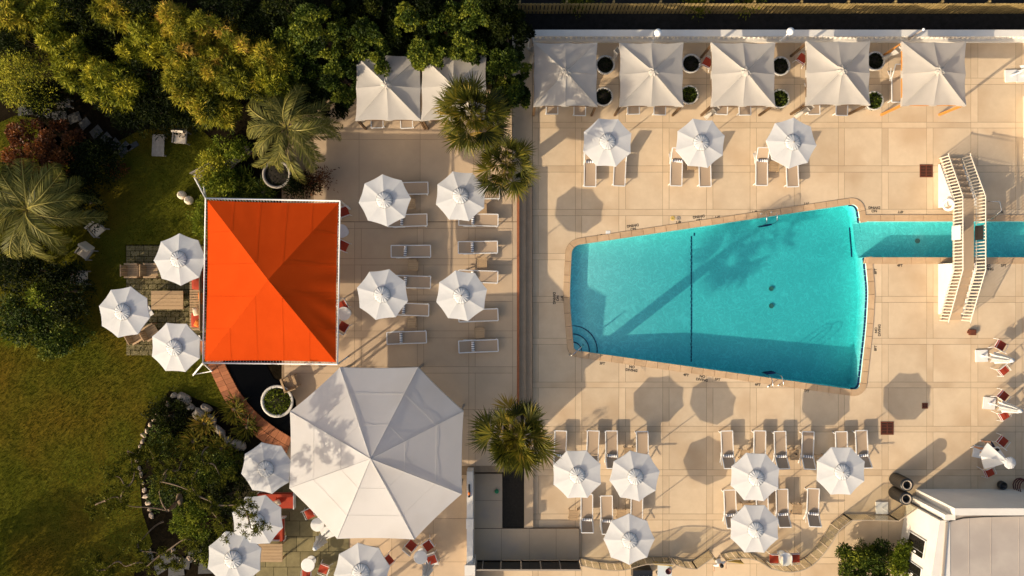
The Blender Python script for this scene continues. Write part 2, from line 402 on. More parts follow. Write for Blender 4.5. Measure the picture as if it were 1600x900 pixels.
def slab(parent, rectpx, m, z0, z1, zpx=0.0, cut=True, name='slab', gap=JG):
    r = rectw(*rectpx, zpx)
    r = [(r[0][0]+gap, r[0][1]+gap), (r[1][0]-gap, r[1][1]+gap), (r[2][0]-gap, r[2][1]-gap), (r[3][0]+gap, r[3][1]-gap)]
    ps = cut_pool([r]) if cut else [r]
    ps = [p for p in ps if abs(area(p)) > 1e-4]
    if cut:   # drop what lies wholly inside the pool
        ps2 = []
        for p in ps:
            cx = sum(q[0] for q in p)/len(p); cy = sum(q[1] for q in p)/len(p)
            ins = all((b[0]-a[0])*(cy-a[1])-(b[1]-a[1])*(cx-a[0]) > 0 for a, b in zip(outer, outer[1:]+outer[:1]))
            if not ins and not (chan_out[0][0] < cx and chan_out[0][1] < cy < chan_out[2][1]): ps2.append(p)
        ps = ps2
    if not ps: return
    prism_multi(ps, z0, z1).build(name, m, parent)
for i in range(len(xb)-1):
    for j in range(len(yb)-1):
        x0, x1 = xb[i][1], xb[i+1][0]; y0, y1 = yb[j][1], yb[j+1][0]
        slab(DECKO, (x0, y0, x1, y1), DECK, -.009, 0.0)
        slab(DECKO, (max(xb[i][0], 832), yb[j][0], x1, yb[j][1]), BAND, -.009, 0.0, name='slab_border')
        slab(DECKO, (max(xb[i][0], 832), y0, x0, y1), BAND, -.009, 0.0, name='slab_border')
# far south part of the deck beyond the glass railing
for i in range(5):
    slab(DECKO, (832+170*i, 950, 832+170*(i+1), 1230), BAND, -.009, 0.0, cut=False)
# pool basin
def depth(x):
    px = x*PXM+800
    return float(np.interp(px, [890, 930, 1085, 1345], [.46, .50, 1.05, 1.30]))
b = MB(); xs = [min(p[0] for p in inner)+ (max(p[0] for p in inner)-min(p[0] for p in inner))*t/14 for t in range(15)]
for i in range(14):
    pl = clip(clip(inner, (xs[i], -50), (xs[i], 50), False), (xs[i+1], -50), (xs[i+1], 50), True)
    if len(pl) >= 3: b.add([(p[0], p[1], -depth(p[0])) for p in ccw(pl)], [tuple(range(len(pl)))])
xr_top = W(1344, 0)[0]
def is_open(p, q):
    my = (p[1]+q[1])/2; return CY0 < my < CY1 and p[0] > W(1300,0)[0]
dense = []
for p, q in zip(inner, inner[1:]+inner[:1]):
    L = math.hypot(q[0]-p[0], q[1]-p[1]); n = max(1, int(L/.3))
    for k in range(n): dense.append((p[0]+(q[0]-p[0])*k/n, p[1]+(q[1]-p[1])*k/n))
for p, q in zip(dense, dense[1:]+dense[:1]):
    top = -.85 if is_open(p, q) else .0
    b.add([(p[0], p[1], top), (q[0], q[1], top), (q[0], q[1], -depth(q[0])), (p[0], p[1], -depth(p[0]))], [(0,1,2,3)])
basin = b.build('pool_basin', PLASTER); struct(basin, 'pale plaster basin of the swimming pool')
CD = .85
xa, xc = W(1342,0)[0], W(1351.5,0)[0]
ch = MB()
ch.add([(xa, CY1, -CD), (xc, CY0, -CD), (CX1, CY0, -CD), (CX1, CY1, -CD)], [(0,1,2,3)])
ch.add([(xa, CY1, 0), (CX1, CY1, 0), (CX1, CY1, -CD), (xa, CY1, -CD)], [(0,1,2,3)])
ch.add([(xc, CY0, 0), (CX1, CY0, 0), (CX1, CY0, -CD), (xc, CY0, -CD)], [(0,1,2,3)])
struct(ch.build('channel_basin', PLASTER), 'shallow plaster channel leading off the pool')
def water_body(top, sides, bottom_z, zt):
    """closed body of water a few mm clear of the basin: sun and view both pass through it"""
    m = MB(); n = len(top)
    m.add([(p[0], p[1], zt) for p in top], [tuple(range(n))])
    for p, q in zip(top, top[1:]+top[:1]): m.add([(p[0],p[1],zt),(p[0],p[1],bottom_z(p[0])),(q[0],q[1],bottom_z(q[0])),(q[0],q[1],zt)], [(0,1,2,3)])
    return m
wi = offset(dense, -.004)
wt = water_body(wi, None, lambda x: -depth(x)+.006, -.09)
for i in range(14):
    pl = clip(clip(wi, (xs[i], -50), (xs[i], 50), False), (xs[i+1], -50), (xs[i+1], 50), True)
    if len(pl) >= 3: wt.add([(p[0], p[1], -depth(p[0])+.006) for p in reversed(ccw(pl))], [tuple(range(len(pl)))])
def face_water(me):
    me.materials.append(WATER)
me = wt.mesh('pool_water'); face_water(me); struct(mobj('pool_water', me), 'turquoise water of the swimming pool')
cb = [(xa+.03, CY1-.004), (xc+.03, CY0+.004), (CX1-.01, CY0+.004), (CX1-.01, CY1-.004)]; cb = ccw(cb)
wt = water_body(cb, None, lambda x: -CD+.006, -.094); wt.add([(p[0], p[1], -CD+.006) for p in reversed(cb)], [(0,1,2,3)])
me = wt.mesh('channel_water'); face_water(me); struct(mobj('channel_water', me), 'turquoise water of the narrow channel under the footbridge')
# navy lines: slope line, waterline, channel step, corner steps
ln = MB()
for t in range(40):
    y = W(0, 364)[1]+(W(0, 571)[1]-W(0, 364)[1])*t/40; x = W(1087,0)[0]+.012*math.sin(t*2.9)+(.16 if t == 0 else 0)
    ln.box((x, y, -depth(x)+.012), (.055, .155, .02))
ln.build('slope_line', NAVY, basin)
wl = MB()
for p, q in zip(dense, dense[1:]+dense[:1]):
    if is_open(p, q) or p[0] < W(1330,0)[0]: continue
    m_ = Vector(((p[0]+q[0])/2, (p[1]+q[1])/2, -.16)); d = Vector((q[0]-p[0], q[1]-p[1], 0)); n_ = Vector((-d.y, d.x, 0)).normalized()
    wl.bar(m_-d*.45+n_*.035, m_+d*.45+n_*.035, .06, .12)
wl.build('waterline_tiles', NAVY, basin)
cs = MB(); cs.bar((xa-.15, CY1-.25, -.80), (xc-.35, CY0+.05, -.80), .06, .06); cs.build('channel_edge_line', NAVY, basin)
corner = W(895, 549)
for k, (r, z) in enumerate(((1.35, -.50), (.92, -.36), (.50, -.22))):
    st = MB(); n = 14; pts = [corner]+[(corner[0]+r*math.cos(a), corner[1]+r*math.sin(a)) for a in [R(-9)+(R(102))*i/n for i in range(n+1)]]
    stp = st.prism(pts, -.7, z).build('pool_step', PLASTER, basin)
    e = MB(); e.tube([(corner[0]+(r-.03)*math.cos(a), corner[1]+(r-.03)*math.sin(a), z+.012) for a in [R(-6)+(R(98))*i/n for i in range(n+1)]], .03, 5)
    e.build('step_edge', NAVY, stp)
for (px, py) in ((1204,451),(1204,478)):
    x, y = W(px, py); MB().lathe([(.13,.0),(.13,.03),(.09,.03),(.09,.012),(.0,.012)], 16, (x*1.03, y*1.03, -depth(x)+.01)).build('pool_drain', GREYL, basin)
x, y = W(1446,375); MB().lathe([(.13,.0),(.13,.03),(.09,.03),(.09,.012),(.0,.012)], 16, (x, y, -CD+.01)).build('pool_drain', GREYL, basin)
# coping stones
coping = root('pool_coping', (0,0,0)); struct(coping, 'tan stone coping round the pool')
def stone(pts, z0=-.12, z1=.03, m=COPE, parent=coping, name='coping_stone'):
    c = Vector((sum(p[0] for p in pts)/len(pts), sum(p[1] for p in pts)/len(pts)))
    q = [tuple(Vector(p)+(c-Vector(p)).normalized()*.010) for p in pts]
    prism_multi([ccw(q)], z0, z1).build(name, m, parent)
acc = 0; cur = []
inn2 = dense; out2 = []
n = len(dense)
for i in range(n):
    a, p, b_ = Vector(dense[i-1]), Vector(dense[i]), Vector(dense[(i+1) % n])
    d = (b_-a).normalized(); out2.append(tuple(p+Vector((d.y, -d.x))*CW))
i = 0
while i < n:
    j = i; L = 0
    while L < .60 and j < n: L += math.hypot(dense[(j+1) % n][0]-dense[j][0], dense[(j+1) % n][1]-dense[j][1]); j += 1
    idx = [k % n for k in range(i, j+1)]
    mid = dense[idx[len(idx)//2]]
    lim0, lim1 = (CY0-CW*.4, CY1+CW*.4)
    if not (lim0 < mid[1] < lim1 and mid[0] > W(1320,0)[0]):
        stone([dense[k] for k in idx]+[out2[k] for k in reversed(idx)])
    i = j
xx = W(1352.5,0)[0]
stone([(W(1350,0)[0], CY0-CW+.02), (xx+.13, CY0-CW+.02), (xx+.13, CY0), (W(1351.8,0)[0], CY0)], -.12, .027)
stone([(W(1343,0)[0], CY1), (xx+.01, CY1), (xx+.01, CY1+CW-.02), (W(1343,0)[0], CY1+CW-.02)], -.12, .026)
while xx < CX1-.3:
    stone([(xx, CY1), (xx+.75, CY1), (xx+.75, CY1+CW), (xx, CY1+CW)], -.12, .036); stone([(xx+.12, CY0-CW), (xx+.87, CY0-CW), (xx+.87, CY0), (xx+.12, CY0)], -.12, .036); xx += .75
# ------------------------------------------------------------------ garden ground, lawn, terrace, alley, walk
XE = W(811, 0, ZT)[0]
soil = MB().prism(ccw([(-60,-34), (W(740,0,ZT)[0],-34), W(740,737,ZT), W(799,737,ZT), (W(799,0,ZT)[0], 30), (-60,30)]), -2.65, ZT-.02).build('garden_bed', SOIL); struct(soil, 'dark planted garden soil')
lawn_px = [(-900,560),(-20,200),(25,180),(60,185),(60,260),(130,250),(215,205),(300,190),(345,230),(352,300),(325,330),(322,560),(345,600),(372,650),(300,620),(265,610),(228,660),(215,720),(222,800),(238,850),(215,880),(190,960),(-900,1150)]
lw = px_poly(lawn_px, ZT)
bm = bmesh.new(); f = bm.faces.new([bm.verts.new((p[0], p[1], ZT-.012)) for p in lw]); bmesh.ops.triangulate(bm, faces=[f])
me = bpy.data.meshes.new('lawn'); bm.to_mesh(me); bm.free(); struct(mobj('lawn', me, LAWN), 'olive green lawn with dry brown patches')
def inpoly(x, y, poly):
    c = np.zeros(len(x), bool); n = len(poly)
    for i in range(n):
        (x1, y1), (x2, y2) = poly[i], poly[(i+1) % n]
        if y1 == y2: continue
        k = ((y1 > y) != (y2 > y)) & (x < (x2-x1)*(y-y1)/(y2-y1)+x1); c ^= k
    return c
def leaf_mesh(name, c, ax, sd, L, Wd, tone, fold=.0):
    n = len(c); L = np.broadcast_to(L, n)[:, None]; Wd = np.broadcast_to(Wd, n)[:, None]
    nr = np.cross(ax, sd)
    v = np.empty((n, 4, 3)); v[:, 0] = c; v[:, 1] = c+ax*L*.45+sd*Wd*.5+nr*Wd*fold; v[:, 2] = c+ax*L; v[:, 3] = c+ax*L*.45-sd*Wd*.5+nr*Wd*fold
    me = bpy.data.meshes.new(name); me.vertices.add(4*n); me.vertices.foreach_set('co', v.ravel())
    me.loops.add(4*n); me.loops.foreach_set('vertex_index', np.arange(4*n, dtype=np.int32))
    me.polygons.add(n); me.polygons.foreach_set('loop_start', np.arange(0, 4*n, 4, dtype=np.int32))
    try: me.polygons.foreach_set('loop_total', np.full(n, 4, dtype=np.int32))
    except Exception: pass
    a = me.attributes.new('tone', 'FLOAT', 'POINT'); a.data.foreach_set('value', np.repeat(np.clip(tone, 0, 1), 4).astype(np.float32))
    me.update(calc_edges=True); return me
def unit(a): return a/np.maximum(np.linalg.norm(a, axis=1, keepdims=True), 1e-9)
# grass
N = 150000
gx = rng.uniform(W(-30,0,ZT)[0], W(380,0,ZT)[0], N); gy = rng.uniform(W(0,930,ZT)[1], W(0,170,ZT)[1], N)
k = inpoly(gx, gy, lw); gx, gy = gx[k], gy[k]; n = len(gx)
ax = unit(np.stack([rng.normal(0,.45,n), rng.normal(0,.45,n), np.ones(n)], 1)); sd = unit(np.cross(ax, rng.normal(0,1,(n,3))))
tn = .42+.16*np.sin(gx*.6+1.3*np.sin(gy*.45))+.45*np.exp(-((gx-W(195,0,ZT)[0])/2.6)**2-((gy-W(0,800,ZT)[1])/3.6)**2)+.2*np.exp(-((gx-W(90,0,ZT)[0])/2.2)**2-((gy-W(0,740,ZT)[1])/1.6)**2)+rng.normal(0,.15,n)
gm = leaf_mesh('grass', np.stack([gx, gy, np.full(n, ZT-.015)], 1), ax, sd, rng.uniform(.05,.10,n), rng.uniform(.018,.034,n), tn)
go = mobj('grass', gm, LF_GRASS); go['kind'] = 'stuff'; go['label'] = 'short mown grass blades of the lawn'
# terrace block and slabs
ter_px = [(440,140),(800,140),(800,290),(811,290),(811,655),(787,655),(787,738),(741,738),(741,1000),(545,1000),(545,800),(440,800)]
tp = px_poly(ter_px, ZT)
bm = bmesh.new(); vs = [bm.verts.new((p[0], p[1], ZT-.010)) for p in tp]; f = bm.faces.new(vs)
ex = bmesh.ops.extrude_face_region(bm, geom=[f]); bmesh.ops.translate(bm, vec=(0,0,-.9-ZT), verts=[v for v in ex['geom'] if isinstance(v, bmesh.types.BMVert)])
bmesh.ops.recalc_face_normals(bm, faces=bm.faces); me = bpy.data.meshes.new('terrace'); bm.to_mesh(me); bm.free()
TER = mobj('terrace', me, JOINT); struct(TER, 'raised concrete sun terrace beside the steps')
def tslab(x0, y0, x1, y1, m=TERR, name='slab'): slab(TER, (x0, y0, x1, y1), m, ZT-.009, ZT, ZT, cut=False, name=name)
for (x0, x1) in ((490,561),(561,656.5),(656.5,740),(740,800)):
    tslab(x0, 142, x1, 218); tslab(x0, 218, x1, 346)
tx = [(444,454),(554,564.5),(652,662),(732.5,742.5),(801,809)]; ty = [(347,357),(404,414),(461,471),(517,528),(573,583),(640,650),(728,738)]
for i in range(4):
    for j in range(6):
        x0, x1, y0, y1 = tx[i][1], tx[i+1][0], ty[j][1], ty[j+1][0]
        if j >= 5 and x1 > 790: x1 = 786
        tslab(x0, y0, x1, y1); tslab(tx[i][0], ty[j][0], min(x1, tx[i+1][0]), ty[j][1], name='slab_border'); tslab(tx[i][0], y0, x0, y1, name='slab_border')
for j in range(5): tslab(801, ty[j][0], 809, ty[j+1][0], name='slab_border')
tslab(801, 292, 809, 346, name='slab_border')
for i in range(3):
    for j in range(3): tslab(547+65*i, 742+68*j, 547+65*(i+1), 742+68*(j+1))
# steps down to the pool deck
steps = root('terrace_steps', (0,0,0)); struct(steps, 'three long stone steps with reddish nosing')
y0, y1 = W(0, 640, .4)[1], W(0, 292, .4)[1]
edges = [XE, W(821, 0, .53)[0], W(831.5, 0, .27)[0]]
for i, (z, xa_, xb_) in enumerate(((.533, edges[0]+.002, edges[1]), (.267, edges[1]+.002, edges[2]))):
    MB().box(((xa_+xb_)/2, (y0+y1)/2, (z-.02)/2-.0), (xb_-xa_, y1-y0, z+.02)).build('step', STEPC, steps)
    MB().box((xb_-.02, (y0+y1)/2, z+.003), (.05, y1-y0, .012)).build('nosing', STEPC, steps)
MB().box((XE-.05, (y0+y1)/2, ZT+.004), (.12, y1-y0, .012)).build('nosing', NOSING, steps)
# north wall strip of planting beside steps is soil; alley behind the balustrade
al = MB().box((15, 14.6, -1.7), (31.5, 3.1, 2.2)).build('alley', ASPH); struct(al, 'dark shaded alley between the white wall and the picket fence')
vb = MB().box((15, 29.2, -1.75), (31.5, 26, 2.25)).build('verge', SOIL); struct(vb, 'planted verge beyond the picket fence')
st_ = MB().prism(px_poly([(800.5,50),(831.6,50),(831.6,291),(800.5,291)]), -.6, -.003).build('side_strip', DECK); struct(st_, 'sandy concrete strip between the hedge and the pool deck')
# lower walk south of the steps
ZW = .2
wk = MB().box(((W(741,0,ZW)[0]+W(905,0,ZW)[0])/2, (W(0,826,ZW)[1]+W(0,875,ZW)[1])/2, ZW/2-.01), (W(905,0,ZW)[0]-W(741,0,ZW)[0], W(0,826,ZW)[1]-W(0,875,ZW)[1], ZW)).build('lower_walk', JOINT); struct(wk, 'raised concrete walk south of the palm planter')
for x0, x1 in ((741,783.5),(783.5,827),(827,869),(869,905)): slab(wk, (x0, 826, x1, 875), WALK, ZW-.0095, ZW+.004, ZW, cut=False)
lp = MB().prism(px_poly([(735,876.5),(831.8,876.5),(831.8,1230),(735,1230)]), -.6, -.004).build('lower_patio', DECK); struct(lp, 'sandy concrete south of the dark glass panels')
wk2 = MB().prism(px_poly([(741,740),(785,740),(785,825),(741,825)], ZW), -.4, ZW-.01).build('walk_landing', JOINT); struct(wk2, 'concrete landing beside the palm planter')
for y0_, y1_ in ((740,782),(782,825.5)): slab(wk2, (741, y0_, 785, y1_), WALK, ZW-.0095, ZW+.004, ZW, cut=False)
ldg = MB().prism(px_poly([(819,642),(833,642),(833,825),(819,825)], ZW), -.4, ZW+.02).build('planter_ledge', WALK); struct(ldg, 'concrete ledge of the palm planter')
ps = MB().prism(px_poly([(787,642),(819,642),(819,825),(785,825)], ZW), -.4, ZW-.06).build('planter_bed', DARKSOIL); struct(ps, 'black soil bed of the palm planter')
# ------------------------------------------------------------------ umbrellas
UR, UZR, UZA = 1.26, 2.46, 2.68
def panel_mesh(seed, half=math.pi/8, Rr=UR, zr=UZR, za=UZA, sag=.035, nr=6, na=6, r0=.0, wr=.012):
    rs = random.Random(seed); m = MB(); g = {}
    ph = [rs.uniform(0, 6.28) for _ in range(4)]; am = rs.uniform(.3, 1.6)*wr
    for i in range(nr+1):
        for j in range(na+1):
            t = i/nr; u = j/na*2-1; rr = r0+(Rr-r0)*t
            a = u*half; w = 1-u*u
            flat = math.cos(half)/math.cos(a)                       # straight edge between the ribs
            rad = rr*(flat - .022*w*t)
            z = zr+(za-zr)*(1-rr/Rr)**1.0 - sag*w*t*(1.2-t*.6) + am*w*math.sin(7*t+ph[0]+3*u)*math.sin(5*u+ph[1])*t
            g[i, j] = len(m.v); m.v.append((rad*math.cos(a), rad*math.sin(a), z))
    for i in range(nr):
        for j in range(na): m.f.append((g[i, j], g[i+1, j], g[i+1, j+1], g[i, j+1]))
    # hem hanging at the rim
    for j in range(na):
        p, q = m.v[g[nr, j]], m.v[g[nr, j+1]]
        m.add([p, q, (q[0], q[1], q[2]-.07), (p[0], p[1], p[2]-.07)], [(0,3,2,1)])
    return m
PAN = [panel_mesh(s).mesh('canopy_panel', True) for s in range(5)]
for p in PAN: p.materials.append(FABRIC)
def vent_mesh():
    m = MB(); n = 64; rings = ((.05,.075,.0),(.16,.05,.008),(.28,.02,.015),(.40,-.022,.016),(.405,-.045,.014))
    m.v.append((0, 0, UZA+.085))
    for r, z, amp in rings:
        for k in range(n):
            a = 2*math.pi*k/n; s_ = 1-.045*abs(math.sin(4*a)); pl = amp*(math.sin(16*a+.5)+.6*math.sin(23*a+1.9))
            m.v.append((r*s_*math.cos(a), r*s_*math.sin(a), UZA+z+pl))
    for k in range(n): m.f.append((0, 1+k, 1+(k+1) % n))
    for i in range(len(rings)-1):
        for k in range(n): k2 = (k+1) % n; m.f.append((1+i*n+k, 1+(i+1)*n+k, 1+(i+1)*n+k2, 1+i*n+k2))
    return m
VENT = vent_mesh().mesh('vent_cap', True); VENT.materials.append(FABRIC)
VSHADOW = MB().tube([(.405*(1-.045*abs(math.sin(4*a)))*math.cos(a), .405*(1-.045*abs(math.sin(4*a)))*math.sin(a), UZA-.035) for a in [2*math.pi*i/40 for i in range(41)]], .011, 5).mesh('vent_shadow_ring', True)  # grey seam ring; shadow of the vent gap put into its colour
VSHADOW.materials.append(mat('gap_shadow_grey', (.26, .255, .25), rough=.9))
def make_umbrella():
    t = root('patio_umbrella', (0,0,0))
    for k in range(8):
        p = mobj('canopy_panel', PAN[k % 5], None, t); p.rotation_euler = (0, 0, k*math.pi/4+math.pi/8)
    ribm = MB().bar((.03, 0, UZA-.06), (UR*.985, 0, UZR-.035), .018, .022).mesh('rib'); ribm.materials.append(WOOD)
    for k in range(8):
        r_ = mobj('rib', ribm, None, t); r_.rotation_euler = (0, 0, k*math.pi/4)
    vc_ = mobj('vent_cap', VENT, None, t); mobj('vent_shadow_ring', VSHADOW, None, vc_)
    po_ = MB().tube([(0,0,.06),(0,0,UZA+.05)], .024, 10).build('pole', WHITE, t, True)
    MB().lathe([(.0,UZA+.075),(.028,UZA+.085),(.036,UZA+.11),(.02,UZA+.135),(0,UZA+.145)], 10).build('finial', GREYL, po_, True)
    MB().box((0,0,.03),(.5,.5,.06)).box((0,0,.14),(.09,.09,.2)).build('base', WHITE, t)
    return t
UMB = Proto(make_umbrella)
GU = 'open white octagonal patio umbrellas'
ulist = [  # hub px, py, ground level, rotation, label
 (598,310,ZT,5,'open white umbrella nearest the orange canopy corner, upper left of four on terrace'),
 (718,309,ZT,18,'open white umbrella partly under a palm, upper right of four on terrace'),
 (592,459,ZT,30,'open white umbrella beside the round canopy table, lower left of four on terrace'),
 (721,464,ZT,14,'open white umbrella nearest the steps, lower right of four on terrace'),
 (953,222,0,20,'open white umbrella north of the pool, nearest the palm'),
 (1094,222,0,17,'middle one of the three open white umbrellas north of the pool'),
 (1236,222,0,40,'open white umbrella north of the pool, straight above the pool ladder'),
 (905,743,0,24,'open white umbrella south of the pool, touching the palm planter side'),
 (990,748,0,10,'open white umbrella south of the pool with deep wrinkles on its top panel'),
 (1183,747,0,20,'open white umbrella over the middle row of six loungers south of the pool'),
 (1317,737,0,22,'open white umbrella nearest the maroon floor hatch south of the pool'),
 (1181,829,0,22,'open white umbrella beside the small round table at the glass railing'),
 (983,845,0,0,'open white umbrella leaning over the glass railing, bottom middle'),
 (277,407,ZT,2,'open white umbrella on the lawn patio beside the wooden armchairs'),
 (191,491,ZT,32,'open white umbrella farthest out on the lawn, leftmost in the photo'),
 (274,539,ZT,20,'open white umbrella at the lower left corner of the orange canopy'),
 (415,734,ZT,12,'open white umbrella overlapping the left edge of the big octagonal tent'),
 (398,816,ZT,28,'open white umbrella with a pine branch hanging over it'),
 (364,877,ZT,20,'open white umbrella cut by the bottom edge, beside the pine'),
 (562,893,ZT,8,'open white umbrella cut by the bottom edge below the octagonal tent')]
for i, (px, py, z, a, lb) in enumerate(ulist):
    x, y = W(px, py, z+UZA)
    r_ = random.Random(i); UMB.put((x, y, z), R(a), lb, 'umbrella', GU, tilt=(R(r_.uniform(-2.6,2.6)), R(r_.uniform(-2.6,2.6))), sc=(1.08,1.08,1.02) if i >= 18 else None)
# closed umbrellas
def make_closed():
    t = root('closed_umbrella', (0,0,0)); rs = random.Random(3)
    MB().tube([(0,0,.05),(0,0,2.65)], .026, 10).build('pole', WHITE, t, True)
    m = MB(); n = 16; rows = [(2.60,.03),(2.45,.10),(2.1,.15),(1.7,.17),(1.4,.21),(1.15,.25)]
    for z, r in rows:
        for k in range(n):
            a = 2*math.pi*k/n; q = r*(1+.42*math.cos(a*8)*(1 if k % 2 else .8)+rs.uniform(-.1,.1)); m.v.append((q*math.cos(a), q*math.sin(a), z+rs.uniform(-.04,.04)))
    for i in range(len(rows)-1):
        for k in range(n): k2 = (k+1) % n; m.f.append((i*n+k, (i+1)*n+k, (i+1)*n+k2, i*n+k2))
    m.f.append(tuple(range(n)))
    m.build('folded_canopy', FABRIC, t)
    MB().lathe([(0,2.68),(.1,2.66),(.12,2.58),(.05,2.55)], 10).build('vent_cap', FABRIC, t, True)
    MB().box((0,0,.035),(.62,.62,.07)).box((0,0,.2),(.08,.08,.3)).build('base', WHITE, t)
    return t
CLO = Proto(make_closed)
for px, py, z, a, lb in ((1533,556,0,2,'closed white umbrella on a plate, right edge, upper of two with red chairs'),
                         (1545,630,0,-6,'closed white umbrella on a plate, right edge, lower of two with red chairs'),
                         (1579,119,0,3,'closed umbrella on a white square plate near the upper right corner, inner one'),
                         (1597,119,0,3,'closed umbrella on a white square plate near the upper right corner, outer one')):
    x, y = W(px, py, z); CLO.put((x, y, z), R(a), lb, 'umbrella', 'closed white umbrellas')
for px, py, lb in ((492,857,'closed cream umbrella with a star shaped top beside the tent, lower left patio'), (664,902,'closed striped umbrella at the bottom edge below the red chairs')):
    x, y = W(px, py, ZT+2.6); CLO.put((x, y, ZT), R(20), lb, 'umbrella', 'closed white umbrellas')
t = root('umbrella_stand', (*W(1377,793),0), 0, 'empty white square umbrella stand beside the two black bins', 'umbrella stand')
MB().box((0,0,.05),(.62,.62,.1)).build('plate', WHITE, t); MB().tube([(0,0,.1),(0,0,.55)], .03, 10).build('socket', WHITE, t); MB().bar((.03,0,.4),(.12,-.04,.4), .02).build('knob', BLACK, t)
# half folded umbrella beside the walking person
t = root('half_folded_umbrella', (*W(1529,706),0), R(-12), 'half folded white umbrella with drooping panels in the building shade', 'umbrella')
MB().tube([(0,0,.05),(0,0,2.6)], .026, 10).build('pole', WHITE, t); MB().box((0,0,.035),(.62,.62,.07)).build('base', WHITE, t)
for k, (a, r) in enumerate(((160,.95),(205,.85),(250,.42),(300,.3),(350,.28),(40,.3),(85,.38),(120,.6))):
    pm = panel_mesh(20+k, half=R(24), Rr=r, zr=1.75+ (1.0-r)*-.35, za=2.55, sag=.10, nr=6, na=6); p = pm.build('canopy_panel', FABRIC, t, True); p.rotation_euler = (0,0,R(a))
vc = mobj('vent_cap', VENT, None, t); vc.scale = (.75,.75,1)
# ------------------------------------------------------------------ octagonal tent, orange canopy, cabanas
def tri_panel(a, b, c, nr=8, na=8, sag=.12, drop=.22, wr=.0, seed=0):
    """a apex, b-c eave edge"""
    a, b, c = Vector(a), Vector(b), Vector(c); m = MB(); g = {}; rs = random.Random(seed); ph = rs.uniform(0, 6)
    for i in range(nr+1):
        for j in range(na+1):
            t = i/nr; u = j/na; p = a.lerp(b.lerp(c, u), t); w = 4*u*(1-u)
            p.z -= sag*w*t*(1.35-t)*1.2 + sag*.5*math.sin(math.pi*t)
            p.z += wr*math.sin(38*u+ph)*max(0, t-.55)*w
            e = ((b+c)/2-a); e.z = 0; p -= e.normalized()*(.05*w*t)
            g[i, j] = len(m.v); m.v.append(tuple(p))
    for i in range(nr):
        for j in range(na): m.f.append((g[i, j], g[i+1, j], g[i+1, j+1], g[i, j+1]))
    if drop:
        for j in range(na):
            p, q = m.v[g[nr, j]], m.v[g[nr, j+1]]; m.add([p, q, (q[0], q[1], q[2]-drop), (p[0], p[1], p[2]-drop)], [(0,3,2,1)])
    return m
oct_px = [(531,574),(653,574),(724,643),(721.5,772),(647.5,843),(526.7,842),(452,763),(453,643)]
ze = ZT+2.6; ap = W3(579, 717, ZT+4.2)
tent = root('octagonal_tent', (ap.x, ap.y, ZT), 0, 'large cream octagonal marquee tent with a pointed roof', 'tent')
op = [W3(a, b, ze) for a, b in oct_px]; of = Vector((ap.x, ap.y, ZT))
for k in range(8):
    p = tri_panel(ap-of, op[k]-of, op[(k+1) % 8]-of, 10, 12, .05, .28, .012, k).build('roof_panel', TENT, tent, True)
    q = (op[k]-of)
    MB().bar((q.x*.97, q.y*.97, 0), (q.x*.97, q.y*.97, ze-ZT-.03), .09).build('post', GREYW, tent)
    for tt in (.36, .70):
        a2, b2 = (ap-of).lerp(op[k]-of, tt), (ap-of).lerp(op[(k+1) % 8]-of, tt); MB().tube([a2+Vector((0,0,.004)), (a2+b2)/2+Vector((0,0,-.045)), b2+Vector((0,0,.004))], .005, 5).build('cross_seam', TENT, tent)
    d = ap-of; MB().tube([q+Vector((0,0,.012)), q.lerp(d, .5)+Vector((0,0,.0)), d], .012, 6).build('ridge_seam', TENT, tent)
MB().lathe([(0,4.25),(.05,4.23),(.06,4.13),(.0,4.1)], 10).build('peak_cap', TENT, tent)
zo = ZT+2.8; oc = [W3(324,313,zo), W3(529,317,zo), W3(525,566,zo), W3(320,564,zo)]; oa = W3(418.5,437,zo+1.30); of = Vector((oa.x, oa.y, ZT))
orc = root('orange_canopy', tuple(of), 0, 'large orange pyramid shade canopy laced to a white pipe frame', 'canopy')
cen = sum(oc, Vector())/4
lace = MB()
for k in range(4):
    a, b_ = oc[k], oc[(k+1) % 4]
    p = tri_panel(oa-of, a-of, b_-of, 14, 40, .04, 0, .05 if k == 1 else .012, k).build('canopy_panel', ORANGE, orc, True)
    o1 = a+(a-cen).normalized()*.12; o2 = b_+(b_-cen).normalized()*.12; o1.z = o2.z = zo+.02
    MB().tube([o1-of, o2-of], .035, 10).build('frame_pipe', WHITE, orc, True)
    for u in (.2, .4, .6, .8):
        w_ = min(u, 1-u)*2; foot = a.lerp(b_, u); top_ = (a if u < .5 else b_).lerp(oa, w_)
        MB().tube([(foot.lerp(top_, q)-of)+Vector((0,0,.004-.042*math.sin(math.pi*q)*w_)) for q in (0,.25,.5,.75,1)], .0035, 5).build('seam', ORANGE, orc, True)
    nn = int((b_-a).length/.14)
    for i in range(1, nn):
        s = a.lerp(b_, i/nn); e = o1.lerp(o2, i/nn); w = 4*(i/nn)*(1-i/nn); s = s + (cen-s).normalized()*.03*w
        lace.bar(s-of+Vector((0,0,-.01)), e-of+Vector((0,0,.02)), .011)
lc = lace.build('lacing', WHITE, orc); lc['kind'] = 'stuff'
def leg(p, q, r=.045): MB().tube([Vector(p)-of, Vector(q)-of], r, 10).build('leg', WHITE, orc, True)
c0 = oc[0]+(oc[0]-cen).normalized()*.12; c3 = oc[3]+(oc[3]-cen).normalized()*.12; c1 = oc[1]+(oc[1]-cen).normalized()*.12; c2 = oc[2]+(oc[2]-cen).normalized()*.12
leg(c0, W3(304,277,ZT+.02)); leg(c0, W3(318,288,ZT+.02)); leg(c3, W3(302,586,ZT+.02)); leg(c3, W3(331,580,ZT+.02)); leg(W3(303,585,ZT+.3), W3(331,580,ZT+.3), .025)
leg(c1, (c1.x-.1, c1.y-.1, ZT+.01)); leg(c2, (c2.x-.1, c2.y+.1, ZT+.01))
